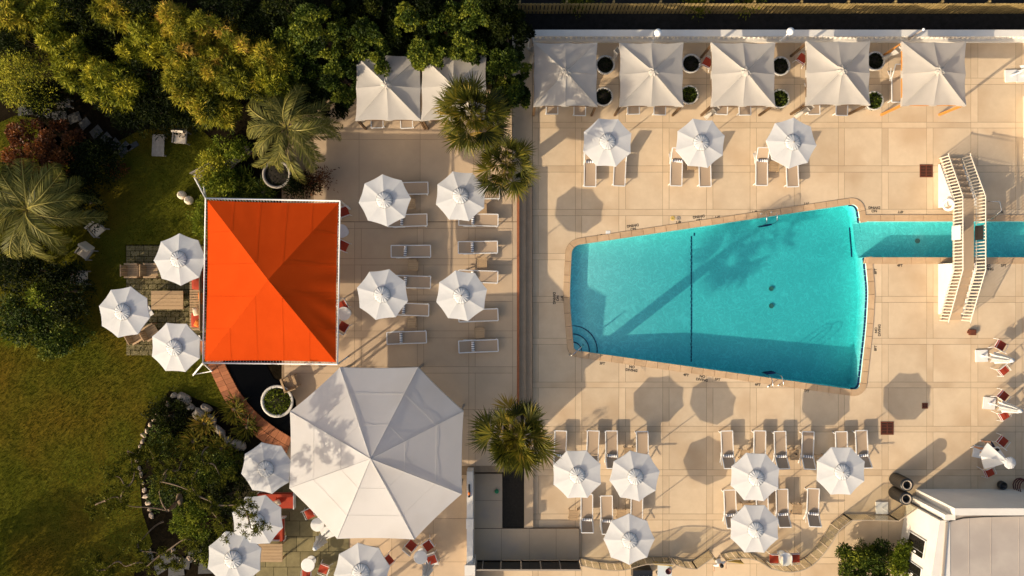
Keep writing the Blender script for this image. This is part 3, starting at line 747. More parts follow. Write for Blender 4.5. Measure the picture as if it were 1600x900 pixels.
CABZ = 2.4; CA = 1.58
def make_cabana(woodm, name='cabana', seed=0):
    t = root(name, (0,0,0)); rs = random.Random(seed)
    pts = [(-CA,-CA),(0,-CA*.985),(CA,-CA),(CA*.985,0),(CA,CA),(0,CA*.985),(-CA,CA),(-CA*.985,0)]
    for k in range(8):
        a, b_ = pts[k], pts[(k+1) % 8]
        za = CABZ if k % 2 == 0 else CABZ-.03; zb = CABZ-.03 if k % 2 == 0 else CABZ
        tri_panel((0,0,CABZ+.52), (*a, za), (*b_, zb), 9, 8, .09+rs.uniform(-.03,.05), .2, .03, seed*10+k).build('roof_panel', CABF, t, True)
    m = MB(); n = 16
    for i, (r, z) in enumerate(((.02,.64),(.13,.60),(.24,.47))):
        for k in range(n): a = 2*math.pi*k/n; q = r*(1+.25*math.sin(k*2.9+i)); m.v.append((q*math.cos(a), q*math.sin(a), CABZ+z+.03*math.sin(k*1.7)))
    for i in range(2):
        for k in range(n): k2 = (k+1) % n; m.f.append((i*n+k, (i+1)*n+k, (i+1)*n+k2, i*n+k2))
    m.build('peak_cap', CABF, t)
    e = CA-.07
    for sx in (-1,1):
        for sy in (-1,1):
            MB().box((sx*e, sy*e, (CABZ-.09)/2), (.10,.10,CABZ-.09)).build('post', woodm, t)
    for s in (-1,1):
        MB().box((0, s*e, CABZ-.16), (2*e-.102,.06,.12)).build('beam', woodm, t); MB().box((s*e, 0, CABZ-.16), (.06,2*e-.102,.12)).build('beam', woodm, t)
    for sx in (-1,):
        for sy in (1,):
            m = MB(); n = 12
            for i, (z, r) in enumerate(((.15,.13),(.8,.10),(1.2,.06),(1.6,.11),(CABZ-.25,.15))):
                for k in range(n): a = 2*math.pi*k/n; q = r*(1+.3*math.cos(4*a)); m.v.append((sx*(e-.02)+q*math.cos(a)-.13*1, sy*(e-.25)+q*math.sin(a), z))
            for i in range(4):
                for k in range(n): k2 = (k+1) % n; m.f.append((i*n+k, i*n+k2, (i+1)*n+k2, (i+1)*n+k))
            m.build('gathered_curtain', CABF, t, True)
    return t
CABA = Proto(lambda: make_cabana(DWOOD, 'cabana', 1)); CABB = Proto(lambda: make_cabana(DWOOD, 'cabana', 2)); CABO = Proto(lambda: make_cabana(OWOOD, 'cabana', 3))
GC = 'square canvas cabanas'
for i, (pr, px, py, z, rz, lb) in enumerate((
 (CABA,883.5,116,0,0,'square cream cabana in the north row, leftmost, beside the palm and hedge'),
 (CABB,1018,116,0,0,'square cream cabana in the north row, second from the hedge'),
 (CABA,1161.5,116,0,90,'square cream cabana in the north row, middle of five'),
 (CABB,1310,114,0,90,'square cream cabana in the north row, fourth from the hedge'),
 (CABO,1460,115,0,0,'square cream cabana with bright orange wooden posts, rightmost of the north row'),
 (CABA,606.5,137,ZT,180,'square grey white cabana under the hedge on the terrace, left of the pair'),
 (CABB,709,137,ZT,180,'square grey white cabana on the terrace half hidden by the palm'))):
    x, y = W(px, py, z+CABZ); pr.put((x, y, z), R(rz), lb, 'cabana', GC)
# ------------------------------------------------------------------ loungers, towels, side tables
def make_lounger(back):
    t = root('sun_lounger', (0,0,0)); a = R(back); hy, hz = .28, .36; bl = .74
    w = .30
    for s in (-1,1):
        MB().bar((s*w, -.97, hz), (s*w, hy, hz), .045, .05).build('side_rail', WHITE, t)
        MB().bar((s*w, hy, hz), (s*w, hy+bl*math.cos(a), hz+bl*math.sin(a)), .045, .045).build('back_rail', WHITE, t)
        MB().bar((s*w*1.08, -.90, 0), (s*w*1.0, -.86, hz-.03), .04).build('leg', WHITE, t)
        MB().bar((s*w*1.08, hy+.45, 0), (s*w*1.0, hy-.05, hz-.03), .04).build('leg', WHITE, t)
        MB().bar((s*w*1.09, hy-.12, .22), (s*w*1.09, hy+.52, .16+bl*.45*math.sin(a)), .03).build('arm_brace', WHITE, t)
    MB().bar((-w, -.97, hz), (w, -.97, hz), .045).build('foot_bar', WHITE, t)
    MB().bar((-w, hy+bl*math.cos(a), hz+bl*math.sin(a)), (w, hy+bl*math.cos(a), hz+bl*math.sin(a)), .045).build('head_bar', WHITE, t)
    m = MB(); n = 8
    for i in range(n+1):
        y = -.945+(hy+.945-.01)*i/n; z = hz+.012-.02*math.sin(math.pi*i/n)
        for x in (-.27,-.09,.09,.27): m.v.append((x, y, z-.010*(1 if abs(x) < .1 else 0)))
    for i in range(n):
        for j in range(3): k = i*4+j; m.f.append((k, k+1, k+5, k+4))
    m.build('seat_sling', SLING, t, True)
    m = MB()
    for i in range(5):
        d = .02+(bl-.05)*i/4; y = hy+d*math.cos(a); z = hz+.012+d*math.sin(a)-.02*math.sin(math.pi*i/4)
        for x in (-.27,-.09,.09,.27): m.v.append((x, y, z))
    for i in range(4):
        for j in range(3): k = i*4+j; m.f.append((k, k+1, k+5, k+4))
    m.build('back_sling', SLING, t, True)
    return t
LFLAT = Proto(lambda: make_lounger(10)); LMID = Proto(lambda: make_lounger(30)); LUP = Proto(lambda: make_lounger(38))
def make_towel():
    t = root('rolled_towel', (0,0,0))
    MB().tube([(-.24,0,0),(.24,0,0)], .075, 12).build('roll', TOWELW, t, True)
    m = MB()
    for x in (-.15,-.05,.05,.15): m.tube([(x*1.1-.016,0,0),(x*1.1+.016,0,0)], .078, 12)
    m.build('stripes', TOWELN, t, True); return t
TOW = Proto(make_towel)
def make_side_table():
    t = root('side_table', (0,0,0))
    for i in range(4): MB().box((0, -.165+.11*i, .40), (.40,.096,.025)).build('top_slat', WOOD, t)
    for s in (-1,1):
        MB().box((s*.225, 0, .395), (.045,.50,.05)).build('frame_rail', WOOD, t); MB().box((0, s*.235, .393), (.402,.04,.046)).build('frame_rail', WOOD, t)
        for q in (-1,1): MB().box((s*.222, q*.225, .18), (.04,.04,.36)).build('leg', WOOD, t)
    return t
STB = Proto(make_side_table)
GL = 'beige sling sun loungers with white frames'
ll = []
L_ = lambda pr, px, py, z, rz, tow, where: ll.append((pr, px, py, z, rz, tow, where))
ordw = ['first', 'second', 'third', 'fourth', 'fifth', 'sixth']
for i, (px, py) in enumerate(((638,293),(637,344),(642,392),(643,439),(640,484),(636,527))):
    L_(LFLAT, px, py, ZT, 90, i > 0, f'left terrace column, {ordw[i]} from the cabanas')
for i, (px, py) in enumerate(((750,302),(748,345),(748,388),(748,431),(749,494),(748,542))):
    L_(LFLAT, px, py, ZT, 90, i in (1,2,3,5), f'right terrace column, {ordw[i]} from the palms')
for i, (px, py) in enumerate(((922,261),(968,261),(1058,261),(1101,261),(1191,261),(1238,261))):
    L_(LMID, px, py, 0, 0, i in (0,2,4), f'row north of the pool, {ordw[i]} from the steps')
for i, px in enumerate((876,926,956,1004)): L_(LUP, px, 703, 0, 180, i in (0,2), f'upper left row south of pool, {ordw[i]} from palm')
for i, px in enumerate((1137,1187,1220,1263,1315,1347)): L_(LUP, px, 703, 0, 180, i in (0,2,3,5), f'row beside maroon hatch, {ordw[i]} from its left end')
for i, px in enumerate((917,948,995)): L_(LUP, px, 803, 0, 180, i < 2, f'lower left row south of pool, {ordw[i]} from planter')
for i, px in enumerate((1142,1191,1223,1270)): L_(LUP, px, 794, 0, 180, i != 1, f'lower row near curved railing, {ordw[i]} from left')
for i, (px, w_) in enumerate(((863,'leftmost'),(907,'leftmost'),(989,'second'),(1032,'second'),(1128,'middle'),(1164,'middle'),(1272,'fourth'),(1317,'fourth'))):
    L_(LMID, px, 150, 0, 0, False, f'{"left" if i % 2 == 0 else "right"} one sticking out under the {w_} north cabana')
for i, px in enumerate((588,634)): L_(LMID, px, 170, ZT, 0, False, f'{"left" if i == 0 else "right"} one under the left terrace cabana')
L_(LUP, 1402, 130, 0, 0, False, 'narrow view beside the orange posted cabana')
for pr, px, py, z, rz, tow, where in ll:
    x, y = W(px, py, z+.4); j = random.Random(px*7+py); rz += j.uniform(-2.6,2.6); x += j.uniform(-.03,.03); y += j.uniform(-.05,.05)
    pr.put((x, y, z), R(rz), 'lounger '+where, 'sun lounger', GL)
    if tow:
        c, s = math.cos(R(rz)), math.sin(R(rz)); ly = .30; lz = .46
        TOW.put((x-s*ly, y+c*ly, z+lz), R(rz+j.uniform(-4,4)), 'striped towel on lounger '+where, 'towel', 'rolled striped towels on the loungers')
for px, py, z, lb in ((641,318,ZT,'first in the left terrace column'),(753,326,ZT,'half under the upper right terrace umbrella'),(645,415,ZT,'second in the left terrace column'),(753,410,ZT,'in the sun by the steps'),
    (643,504,ZT,'third in the left terrace column'),(749,520,ZT,'last in the right terrace column'),(1082,257,0,'under the middle umbrella north of the pool'),(1210,260,0,'under the right umbrella north of the pool'),
    (1164,711,0,'between first and second lounger left of the maroon hatch'),(1241,711,0,'carrying a dark cup, upper lounger row'),(1281,718,0,'under the umbrella next to the maroon hatch'),(983,707,0,'behind the wrinkled umbrella south of the pool'),
    (896,805,0,'beside the palm planter'),(971,804,0,'between loungers of the lower left row'),(1167,794,0,'between the two stacked umbrellas by the railing'),(1246,796,0,'right end of the lower lounger row')):
    x, y = W(px, py, z+.4); STB.put((x, y, z), R(random.Random(px).uniform(-4,4)), 'small wooden side table '+lb, 'side table', 'small wooden side tables')
x, y = W(1243,709,.42); t = root('cup', (x, y, .4165), 0, 'small dark cup on the side table in the upper lounger row', 'cup'); MB().lathe([(.03,0),(.045,.12),(.035,.12),(.025,.02),(0,.02)], 12, closed=True).build('cup_body', BLACK, t)
# ------------------------------------------------------------------ planters
def planter(px, py, z, r, h, label, lm=None, n=900, tall=.25, ringm=None):
    x, y = W(px, py, z+h); t = root('round_planter', (x, y, z), 0, label, 'planter', 'round white planters' if r < .7 else None)
    MB().lathe([(r*.72,0),(r*.9,h*.3),(r,h*.85),(r*1.04,h),(r*.98,h+.02),(r*.86,h),(r*.84,h-.08)], 28, closed=True).build('pot', ringm or POT, t, True)
    MB().lathe([(r*.85,h-.10),(0,h-.07)], 24, closed=True).build('soil', DARKSOIL, t)
    if lm: 
        a = rng.uniform(0, 6.283, n); q = np.sqrt(rng.uniform(0, 1, n))*r*.88; zz = h-.1+rng.uniform(0, tall, n)*(1.15-q/r)
        c = np.stack([q*np.cos(a), q*np.sin(a), zz], 1); axs = unit(np.stack([np.cos(a), np.sin(a), np.full(n, .5)], 1)+rng.normal(0,.6,(n,3)))
        sd_ = unit(np.cross(axs, rng.normal(0,1,(n,3))))
        mobj('plant', leaf_mesh('plant', c, axs, sd_, rng.uniform(.08,.16,n), rng.uniform(.035,.06,n), rng.beta(2,3,n)), lm, t)
    return t
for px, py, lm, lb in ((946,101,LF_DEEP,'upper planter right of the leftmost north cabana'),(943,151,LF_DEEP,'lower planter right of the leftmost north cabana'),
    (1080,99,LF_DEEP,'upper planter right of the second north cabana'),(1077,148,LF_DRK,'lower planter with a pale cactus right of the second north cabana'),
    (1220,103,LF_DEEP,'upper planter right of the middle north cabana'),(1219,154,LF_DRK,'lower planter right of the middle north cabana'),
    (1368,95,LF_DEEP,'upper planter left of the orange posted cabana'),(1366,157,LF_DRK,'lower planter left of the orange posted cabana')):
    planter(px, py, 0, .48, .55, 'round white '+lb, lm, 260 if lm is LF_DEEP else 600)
planter(433,627,ZT,.80,.55,'big round cream planter standing in the dark pond beside the tent', LF_BRT, 900, .3)
planter(432,272,ZT,.70,.6,'round grey planter half hidden under the drooping feather palm', LF_DEEP, 100, ringm=GREYW)
# ------------------------------------------------------------------ north balustrade, lamps, picket fence
yb0, yb1 = 12.76, 13.06; xw0, xw1 = W(832,0)[0], 30.0
bal = root('balustrade_wall', ((xw0+xw1)/2, (yb0+yb1)/2, 0), 0, 'long white balustrade wall along the north edge of the deck', 'wall')
cxw = (xw0+xw1)/2; Lw = xw1-xw0
MB().box((0,0,-1.1),(Lw,.30,2.7)).build('wall_base', STUCCO, bal); MB().box((0,0,1.10),(Lw,.34,.12)).build('cap', STUCCO, bal)
MB().box((0,0,.30),(Lw,.36,.09)).build('bottom_rail', STUCCO, bal)
bmsh = MB().lathe([(.05,.345),(.085,.5),(.06,.75),(.05,.9),(.075,1.04)], 8).mesh('baluster'); bmsh.materials.append(STUCCO)
xx = -Lw/2+.15
while xx < Lw/2: b_ = mobj('baluster', bmsh, None, bal); b_.location = (xx, 0, 0); xx += .262
for px, py, r, lb in ((827,51,.19,'white globe lamp on the north wall beside the hedge'),(1028,51,.19,'white globe lamp on the north wall above the second cabana'),(1235,49,.19,'white globe lamp on the north wall between the middle and fourth cabana'),(1443,46,.07,'slim pole lamp with a tiny head on the north wall above the orange posted cabana')):
    zt = 2.6; x, y = W(px, py, zt); t = root('globe_lamp', (x, min(y, 12.9) if px > 830 else y, 1.16 if px > 830 else 0), 0, lb, 'lamp'); z0 = t.location.z
    MB().lathe([(.08,0),(.08,.06),(.035,.10),(.035,zt-z0-r)], 10).build('pole', WHITE if r > .1 else GREYL, t, True)
    MB().lathe([(0,-r)]+[(r*math.cos(a), r*math.sin(a)) for a in [R(-80+20*i) for i in range(9)]]+[(0,r)], 18, (0,0,zt-z0)).build('globe', GLOBE, t, True)
fen = root('picket_fence', (12.0, 14.50, -.6), 0, 'yellowish wooden picket fence along the top edge', 'fence')
pk = MB().prism([(-.07,-.012),(.07,-.012),(.07,.012),(-.07,.012)], 0, 1.5).mesh('picket'); pk.materials.append(FENCEW)
xx = -14.0
while xx < 16.5: p = mobj('picket', pk, None, fen); p.location = (xx, 0, random.uniform(-.02,.03)); p.rotation_euler = (0, random.uniform(-.012,.012), 0); xx += .198
for z in (.3, 1.2): MB().box((1.2,.05,z),(30.5,.05,.09)).build('rail', FENCEW, fen)
xx = -14.0
while xx < 16.5: MB().box((xx,.13,.73),(.1,.1,1.46)).build('fence_post', FENCEW, fen); xx += 2.4
# ------------------------------------------------------------------ bridge over the channel
bx0, bx1 = 669/PXM, 699/PXM; by = [202/PXM, 135.5/PXM, 27/PXM, -50/PXM]; BH = 1.32
BRW = mat('bridge_paint', (.70, .62, .50), (.64, .56, .45), 4, .6)
br = root('foot_bridge', ((bx0+bx1)/2, (by[0]+by[3])/2, 0), 0, 'white railed footbridge with steps arching over the pool channel', 'bridge'); bo = Vector(((bx0+bx1)/2, (by[0]+by[3])/2, 0))
def bl_(p): return Vector(p)-bo
MB().box(bl_(((bx0+bx1)/2, (by[1]+by[2])/2, BH-.06)), (bx1-bx0, by[1]-by[2], .12)).build('deck', TERR, br)
for (ya, yz, nst) in ((by[0], by[1], 7), (by[3], by[2], 7)):
    for i in range(nst):
        z = BH*(i+1)/(nst+1); d = (yz-ya)/nst
        MB().box(bl_(((bx0+bx1)/2, ya+d*(i+.5), z/2)), (bx1-bx0, abs(d)-.004, z)).build('stair', TERR, br)
    # sloping side walls
    for x in (bx0-.06, bx1+.06):
        s_ = 1 if yz < ya else -1
        pts = [(ya-s_*.30, .01), (ya-s_*.30, .16), (yz, BH+.04), (yz+(-s_)*.35, BH+.04), (yz+(-s_)*.35, .01)]
        m = MB(); k = len(pts); vs = [bl_((x-.05, p[0], p[1])) for p in pts]+[bl_((x+.05, p[0], p[1])) for p in pts]
        m.add(vs, [tuple(range(k)), tuple(reversed(range(k, 2*k)))]+[(i, (i+1) % k, k+(i+1) % k, k+i) for i in range(k)]); m.build('side_wall', STUCCO, br)
def bz(y):
    return float(np.interp(y, [by[3], by[2], by[1], by[0]], [.05, BH, BH, .05]))
for x in (bx0-.06, bx1+.06):
    rail = root('railing', (0,0,0)); rail.parent = br
    path = [(x, by[0]+.12, .93), (x, by[0], .95), (x, by[1], BH+.92), (x, by[2], BH+.92), (x, by[3], .95), (x, by[3]-.14, .93)]
    MB().tube([bl_(p) for p in path], .032, 8).build('handrail', BRW, rail, True)
    MB().tube([bl_((x, y, bz(y)+.12)) for y in (by[0], by[1], by[2], by[3])], .016, 6).build('bottom_rail', BRW, rail, True)
    y = by[0]; bm_ = MB().box((0,0,.46),(.03,.05,.90)).mesh('baluster'); bm_.materials.append(BRW)
    while y > by[3]-.02:
        o_ = mobj('baluster', bm_, None, rail); o_.location = bl_((x, y, bz(y))); y -= .165
MB().box(bl_((bx0-.13, (by[1]+by[2])/2+.05, BH+.45)), (.04,.72,.78)).build('sign_board', STUCCO, br)
MB().box(bl_((bx1+.0, (by[1]+by[2])/2+.05, BH+.45)), (.02,.72,.70)).build('shaded_sign_back', BLACK, br)  # second sign board from behind; its shade put into the black colour
x, y = W(1484,320,1.2); t = root('life_ring', (x-.06, y, 1.25), 0, 'white life ring hanging on the side of the footbridge', 'life ring')
m = MB(); n = 20
for i in range(n):
    a = 2*math.pi*i/n
    for k in range(8):
        q = 2*math.pi*k/8; rr = .26+.075*math.cos(q); m.v.append((.075*math.sin(q)-.02+.25*math.cos(a)*.6, rr*math.sin(a), rr*math.cos(a)*.75))
for i in range(n):
    for k in range(8): m.f.append((i*8+k, i*8+(k+1) % 8, ((i+1) % n)*8+(k+1) % 8, ((i+1) % n)*8+k))
m.build('ring', WHITE, t, True)
t = root('grab_hoop', (*W(1541,322),0), 0, 'bent steel grab hoop right of the footbridge', 'handrail'); MB().tube([(-.3,.15,0),(-.3,.15,.9),(.1,.12,1.0),(.25,-.3,.9),(.05,-.7,.5),(.05,-.7,0)], .025, 8).build('hoop', CHROME, t, True)
# ------------------------------------------------------------------ pool ladders, rail, hatches, lids
def ladder(px, py, rz, label):
    t = root('pool_ladder', (*W(px, py), 0), rz, label, 'pool ladder', 'steel pool ladders')
    for s in (-.27,.27):
        sr_ = MB().tube([(s,.42,.02),(s,.42,.55),(s,.32,.78),(s,.12,.82),(s,-.10,.70),(s,-.18,.3),(s,-.20,-.85)], .022, 8).build('side_rail', CHROME, t, True)
        MB().lathe([(.06,.0),(.06,.02),(.03,.04)], 10, (s,.42,.001)).build('foot_flange', CHROME, sr_)
    for z in (-.18,-.48,-.78): MB().box((0,-.21,z),(.50,.09,.03)).build('rung', NAVY, t)
ladder(1199,345,R(8),'steel pool ladder on the north edge of the pool'); ladder(1207,590,R(188),'steel pool ladder on the south edge of the pool')
t = root('step_handrail', (*W(893,552),0), R(38), 'bent steel handrail at the corner steps of the pool', 'handrail'); MB().tube([(-.15,0,0),(-.15,0,.75),(.1,0,.85),(.75,0,.45),(.75,0,-.25)], .025, 8).build('rail_tube', CHROME, t, True)
def grate(px, py, w, h, m, label, bars=True):
    t = root('floor_grate', (*W(px, py),0), 0, label, 'grate')
    MB().box((0,0,.004),(w,h,.006)).build('pit', HOLE, t)
    for s in (-1,1): MB().box((s*w/2,0,.010),(.05,h+.05,.018)).build('frame_bar', m, t); MB().box((0,s*h/2,.0095),(w-.052,.05,.017)).build('frame_bar', m, t)
    if bars:
        n = int(h/.075)
        for i in range(n): MB().box((0,-h/2+h*(i+.5)/n,.0105),(w-.06,.034,.012)).build('bar', m, t)
        MB().box((0,0,.0185),(.05,h-.06,.003)).build('centre_bar', m, t)
grate(1447,267,.62,.62,IRON,'square rusty floor grate beside the footbridge'); grate(1386,669,.62,.64,IRON,'square maroon floor hatch at the end of the lounger row'); grate(1445,634,.25,.25,IRON,'small square floor drain in the umbrella shadow')
t = root('deck_box', (*W(1518,519),0), 0, 'small rust red box on the deck below the footbridge', 'box'); MB().prism([(-.16,-.15),(.16,-.15),(.17,.15),(-.17,.15)], .002, .16).build('box_body', IRON, t); MB().box((-.2,0,.06),(.08,.12,.1)).build('spout', IRON, t); MB().box((.01,0,.167),(.28,.26,.012)).build('lid', IRON, t)
for px, py, r, m, lb in ((1051,341,.12,YEL,'round yellow cover plate north of the pool'),(1060,341,.12,GREYL,'round grey cover plate north of the pool')):
    t = root('cover_plate', (*W(px, py),.001), 0, lb, 'cover plate'); MB().lathe([(r,0),(r,.012),(r*.85,.018),(0,.018)], 18).build('plate', m, t); MB().box((0,0,.0205),(r*.8,.02,.004)).build('slot', HOLE, t)
for px, py, lb in ((950,364,'white square skimmer lid north of the pool'),(1296,619,'pale square skimmer lid south of the pool'),(1224,321,'pale square skimmer lid beside the north pool ladder'),(1004,577,'pale square skimmer lid south of the pool near the corner steps')):
    t = root('skimmer_lid', (*W(px, py),.001), 0, lb, 'lid'); MB().box((0,0,.006),(.24,.24,.012)).build('lid_plate', DECK if px != 950 else WHITE, t); MB().box((0,.06,.0145),(.05,.02,.006)).build('finger_slot', GREYL, t)
# depth markings painted on the deck
def text(px, py, s, rz, size=.185):
    c = bpy.data.curves.new('t', 'FONT'); c.body = s; c.size = size; c.align_x = 'CENTER'; c.align_y = 'CENTER'; c.space_line = .95; c.offset = .007
    o_ = bpy.data.objects.new('t', c); COL.objects.link(o_); bpy.context.view_layer.update()
    me = bpy.data.meshes.new_from_object(o_.evaluated_get(bpy.context.evaluated_depsgraph_get())); bpy.data.objects.remove(o_); bpy.data.curves.remove(c)
    me.materials.clear(); me.materials.append(PAINT)
    q = bpy.data.objects.new('depth_marking', me); COL.objects.link(q); q.parent = DECKO; q.location = (*W(px, py), .004); q.rotation_euler = (0, 0, R(rz))
ND = 'NO\nDIVING'
for px, py, s, rz in ((937,368,'3FT',188),(989,355,ND,188),(1060,347,'4FT',188),(1092,341,ND,188),(1121,339,'5FT',188),(1179,331,'6FT',188),(1260,318,'7FT',188),(1366,327,ND,180),(1407,331,'4FT',180),(1564,331,'3FT',180),
    (878,466,'3FT',-90),(868.5,466,ND,-90),(1368,424,'8FT',90),(1371.5,516,ND,90),(1368,544,'8FT',90),(1406,415,'4FT',0),(1543,418,ND,0),(1568,415,'3FT',0),
    (941,568,'3FT',-4),(987,576,ND,-6),(1072,586,'4FT',-8),(1097,591,ND,-8),(1121,593,'5FT',-8),(1184,601,'6FT',-8),(1260,611,'7FT',-8)): text(px, py, s, rz)
# ------------------------------------------------------------------ chairs and tables
def make_red_chair():
    t = root('red_chair', (0,0,0))
    MB().box((0,.02,.455),(.44,.44,.05)).build('seat_cushion', RED, t)
    for s in (-1,1):
        MB().tube([(s*.25,.26,0),(s*.25,.24,.42),(s*.25,.2,.62),(s*.25,-.24,.64)], .016, 6).build('front_leg', WHITE, t, True)
        MB().tube([(s*.25,-.30,0),(s*.25,-.22,.42),(s*.25,-.30,.86)], .016, 6).build('back_leg', WHITE, t, True)
        MB().bar((s*.23,-.22,.42),(s*.23,.25,.42), .03).build('seat_rail', WHITE, t)
    MB().bar((-.25,-.30,.86),(.25,-.30,.86), .03).build('top_rail', WHITE, t)
    m = MB(); m.add([(-.23,-.245,.5),(.23,-.245,.5),(.23,-.295,.84),(-.23,-.295,.84),(-.23,-.26,.5),(.23,-.26,.5),(.23,-.31,.84),(-.23,-.31,.84)], [(0,1,2,3),(7,6,5,4),(0,4,5,1),(2,6,7,3),(1,5,6,2),(0,3,7,4)])
    m.build('backrest', CREAM, t); return t
RCH = Proto(make_red_chair)
GRC = 'white framed chairs with red seats'
for px, py, z, a, lb in ((537,331,ZT,-70,'at the upper right corner of the orange canopy, nearest the corner'),(536,384,ZT,-115,'below the half hidden round table at the orange canopy'),(535,477,ZT,-150,'above the round table right of the orange canopy'),(536,511,ZT,-30,'below the round table right of the orange canopy'),
   (642,853,ZT,-40,'left of the pair under the tent eave'),(669,852,ZT,-145,'right of the pair under the tent eave'),(606,876,ZT,-50,'alone beside the bottom umbrella'),(675,874,ZT,110,'touching the round table in the sunny lower patio'),
   (479,898,ZT,0,'at the bottom edge below a white round table'),(506,889,ZT,70,'right of the white round table on the flagstones'),(484,802,ZT,205,'tucked under the left edge of the tent'),
   (1563,540,0,-30,'above the upper closed umbrella at the right edge'),(1567,578,0,-140,'below the upper closed umbrella at the right edge'),(1567,619,0,-40,'above the lower closed umbrella at the right edge'),(1568,648,0,-150,'below the lower closed umbrella at the right edge'),(1545,737,0,-155,'below the half folded umbrella in the building shade'),(1566,690,0,-40,'behind the walking person in the building shade'),
   (1254,92,0,55,'in the gap left of the fourth north cabana'),(1106,98,0,60,'in the gap left of the middle north cabana'),(1210,873,0,90,'left of the round table at the glass railing'),(1242,872,0,-90,'right of the round table at the glass railing')):
    x, y = W(px, py, z+.45); RCH.put((x, y, z), R(a), 'red seated chair '+lb, 'chair', GRC)
def make_round():
    t = root('round_table', (0,0,0)); MB().lathe([(.33,.70),(.345,.712),(.345,.722),(.33,.73)], 28).build('table_top', WHITE, t)
    MB().tube([(0,0,.03),(0,0,.70)], .03, 10).build('pedestal', WHITE, t); MB().lathe([(.24,0),(.24,.02),(.05,.05)], 20).build('base', WHITE, t); return t
RND = Proto(make_round)
for px, py, z, lb in ((533,361,ZT,'half hidden under the right edge of the orange canopy'),(537,490,ZT,'in the open right of the orange canopy'),(657,871,ZT,'among red chairs on the sunny lower patio'),(481,883,ZT,'on the flagstones near the wooden table'),(496,820,ZT,'at the lower left edge of the tent'),(1228,874,0,'between two red chairs at the curved glass railing')):
    x, y = W(px, py, z+.73); RND.put((x, y, z), 0, 'small white round table '+lb, 'table', 'small white round tables')
def make_armchair():
    t = root('wooden_armchair', (0,0,0))
    for i in range(5): MB().box((-.22+.11*i,.02,.40),(.10,.56,.03)).build('seat_slat', WOOD, t)
    for i in range(5): MB().bar((-.22+.11*i,-.27,.42),(-.22+.11*i,-.38,.86), .09, .025).build('back_slat', WOOD, t)
    for s in (-1,1):
        MB().box((s*.33,-.02,.60),(.09,.66,.035)).build('armrest', WOOD, t)
        for y in (-.30,.28): MB().box((s*.33,y,.29),(.06,.06,.58)).build('leg', WOOD, t)
        MB().box((s*.29,0,.36),(.02,.56,.06)).build('apron', WOOD, t)
    MB().bar((-.3,-.385,.88),(.3,-.385,.88), .04, .06).build('top_rail', WOOD, t); return t
ARM = Proto(make_armchair)
for px, py, a, lb in ((206,423,-90,'alone at the left end of the lawn patio'),(236,423,-90,'half under the upper lawn umbrella'),(213,524,-60,'between the two lower lawn umbrellas, nearer the lawn'),(236,519,-60,'between the two lower lawn umbrellas, nearer the table'),(452,598,20,'beside the big cream planter at the pond')):
    x, y = W(px, py, ZT+.5); ARM.put((x, y, ZT), R(a), 'pale wooden armchair '+lb, 'chair', 'pale wooden armchairs')
def make_club():
    t = root('cushioned_chair', (0,0,0)); MB().box((0,.05,.42),(.56,.52,.12)).build('seat_cushion', CREAM, t)
    M_ = Matrix.Rotation(R(-22), 3, 'X'); MB().box((0,-.30,.66),(.58,.12,.52), M=M_).build('back_cushion', CREAM, t)
    for s in (-1,1):
        MB().box((s*.33,0,.56),(.07,.64,.04)).build('armrest', GREYW, t)
        for y in (-.28,.28): MB().box((s*.33,y,.27),(.05,.05,.54)).build('leg', GREYW, t)
    MB().box((0,0,.33),(.6,.6,.04)).build('seat_frame', GREYW, t); return t
CLB = Proto(make_club)
for px, py, a, lb in ((150,357,-140,'turned towards the lawn beside the left feather palm'),(132,393,145,'tilted on the dark bed edge below the left feather palm'),(125,434,-90,'lowest of the three along the left bed'),(281,214,175,'with a rounded back in the shade of the hedge')):
    x, y = W(px, py, ZT+.5); CLB.put((x, y, ZT), R(a), 'cream cushioned garden chair '+lb, 'chair', 'cream cushioned garden chairs')
def plank_table(name, px, py, L, Wd, n, h, rz, m, label, cat='table'):
    x, y = W(px, py, ZT+h); t = root(name, (x, y, ZT), R(rz), label, cat); w = Wd/n
    for i in range(n): MB().box((0, -Wd/2+w*(i+.5), h-.02), (L, w-.012, .04)).build('plank', m, t)
    for sx in (-1,1):
        MB().box((sx*(L/2-.12), 0, h-.07), (.06, Wd-.08, .058)).build('batten', m, t)
        for sy in (-1,1): MB().box((sx*(L/2-.08), sy*(Wd/2-.08), (h-.1)/2), (.07,.07,h-.1)).build('leg', m, t)
    return t
plank_table('coffee_table', 261,469,1.62,.95,5,.42,0,WOOD,'wooden plank coffee table between the lawn umbrellas')
plank_table('dining_table', 421,864,1.30,.92,6,.74,0,WOOD,'wooden plank table on the flagstones between two lower left umbrellas')
plank_table('garden_table', 99,161,.66,.5,5,.45,5,GREYW,'small grey slatted table in deep shade under the hedge')
plank_table('slatted_lounge_seat', 247,227,1.1,.62,10,.4,88,GREYW,'grey slatted garden seat in the shade of the hedge','seat')
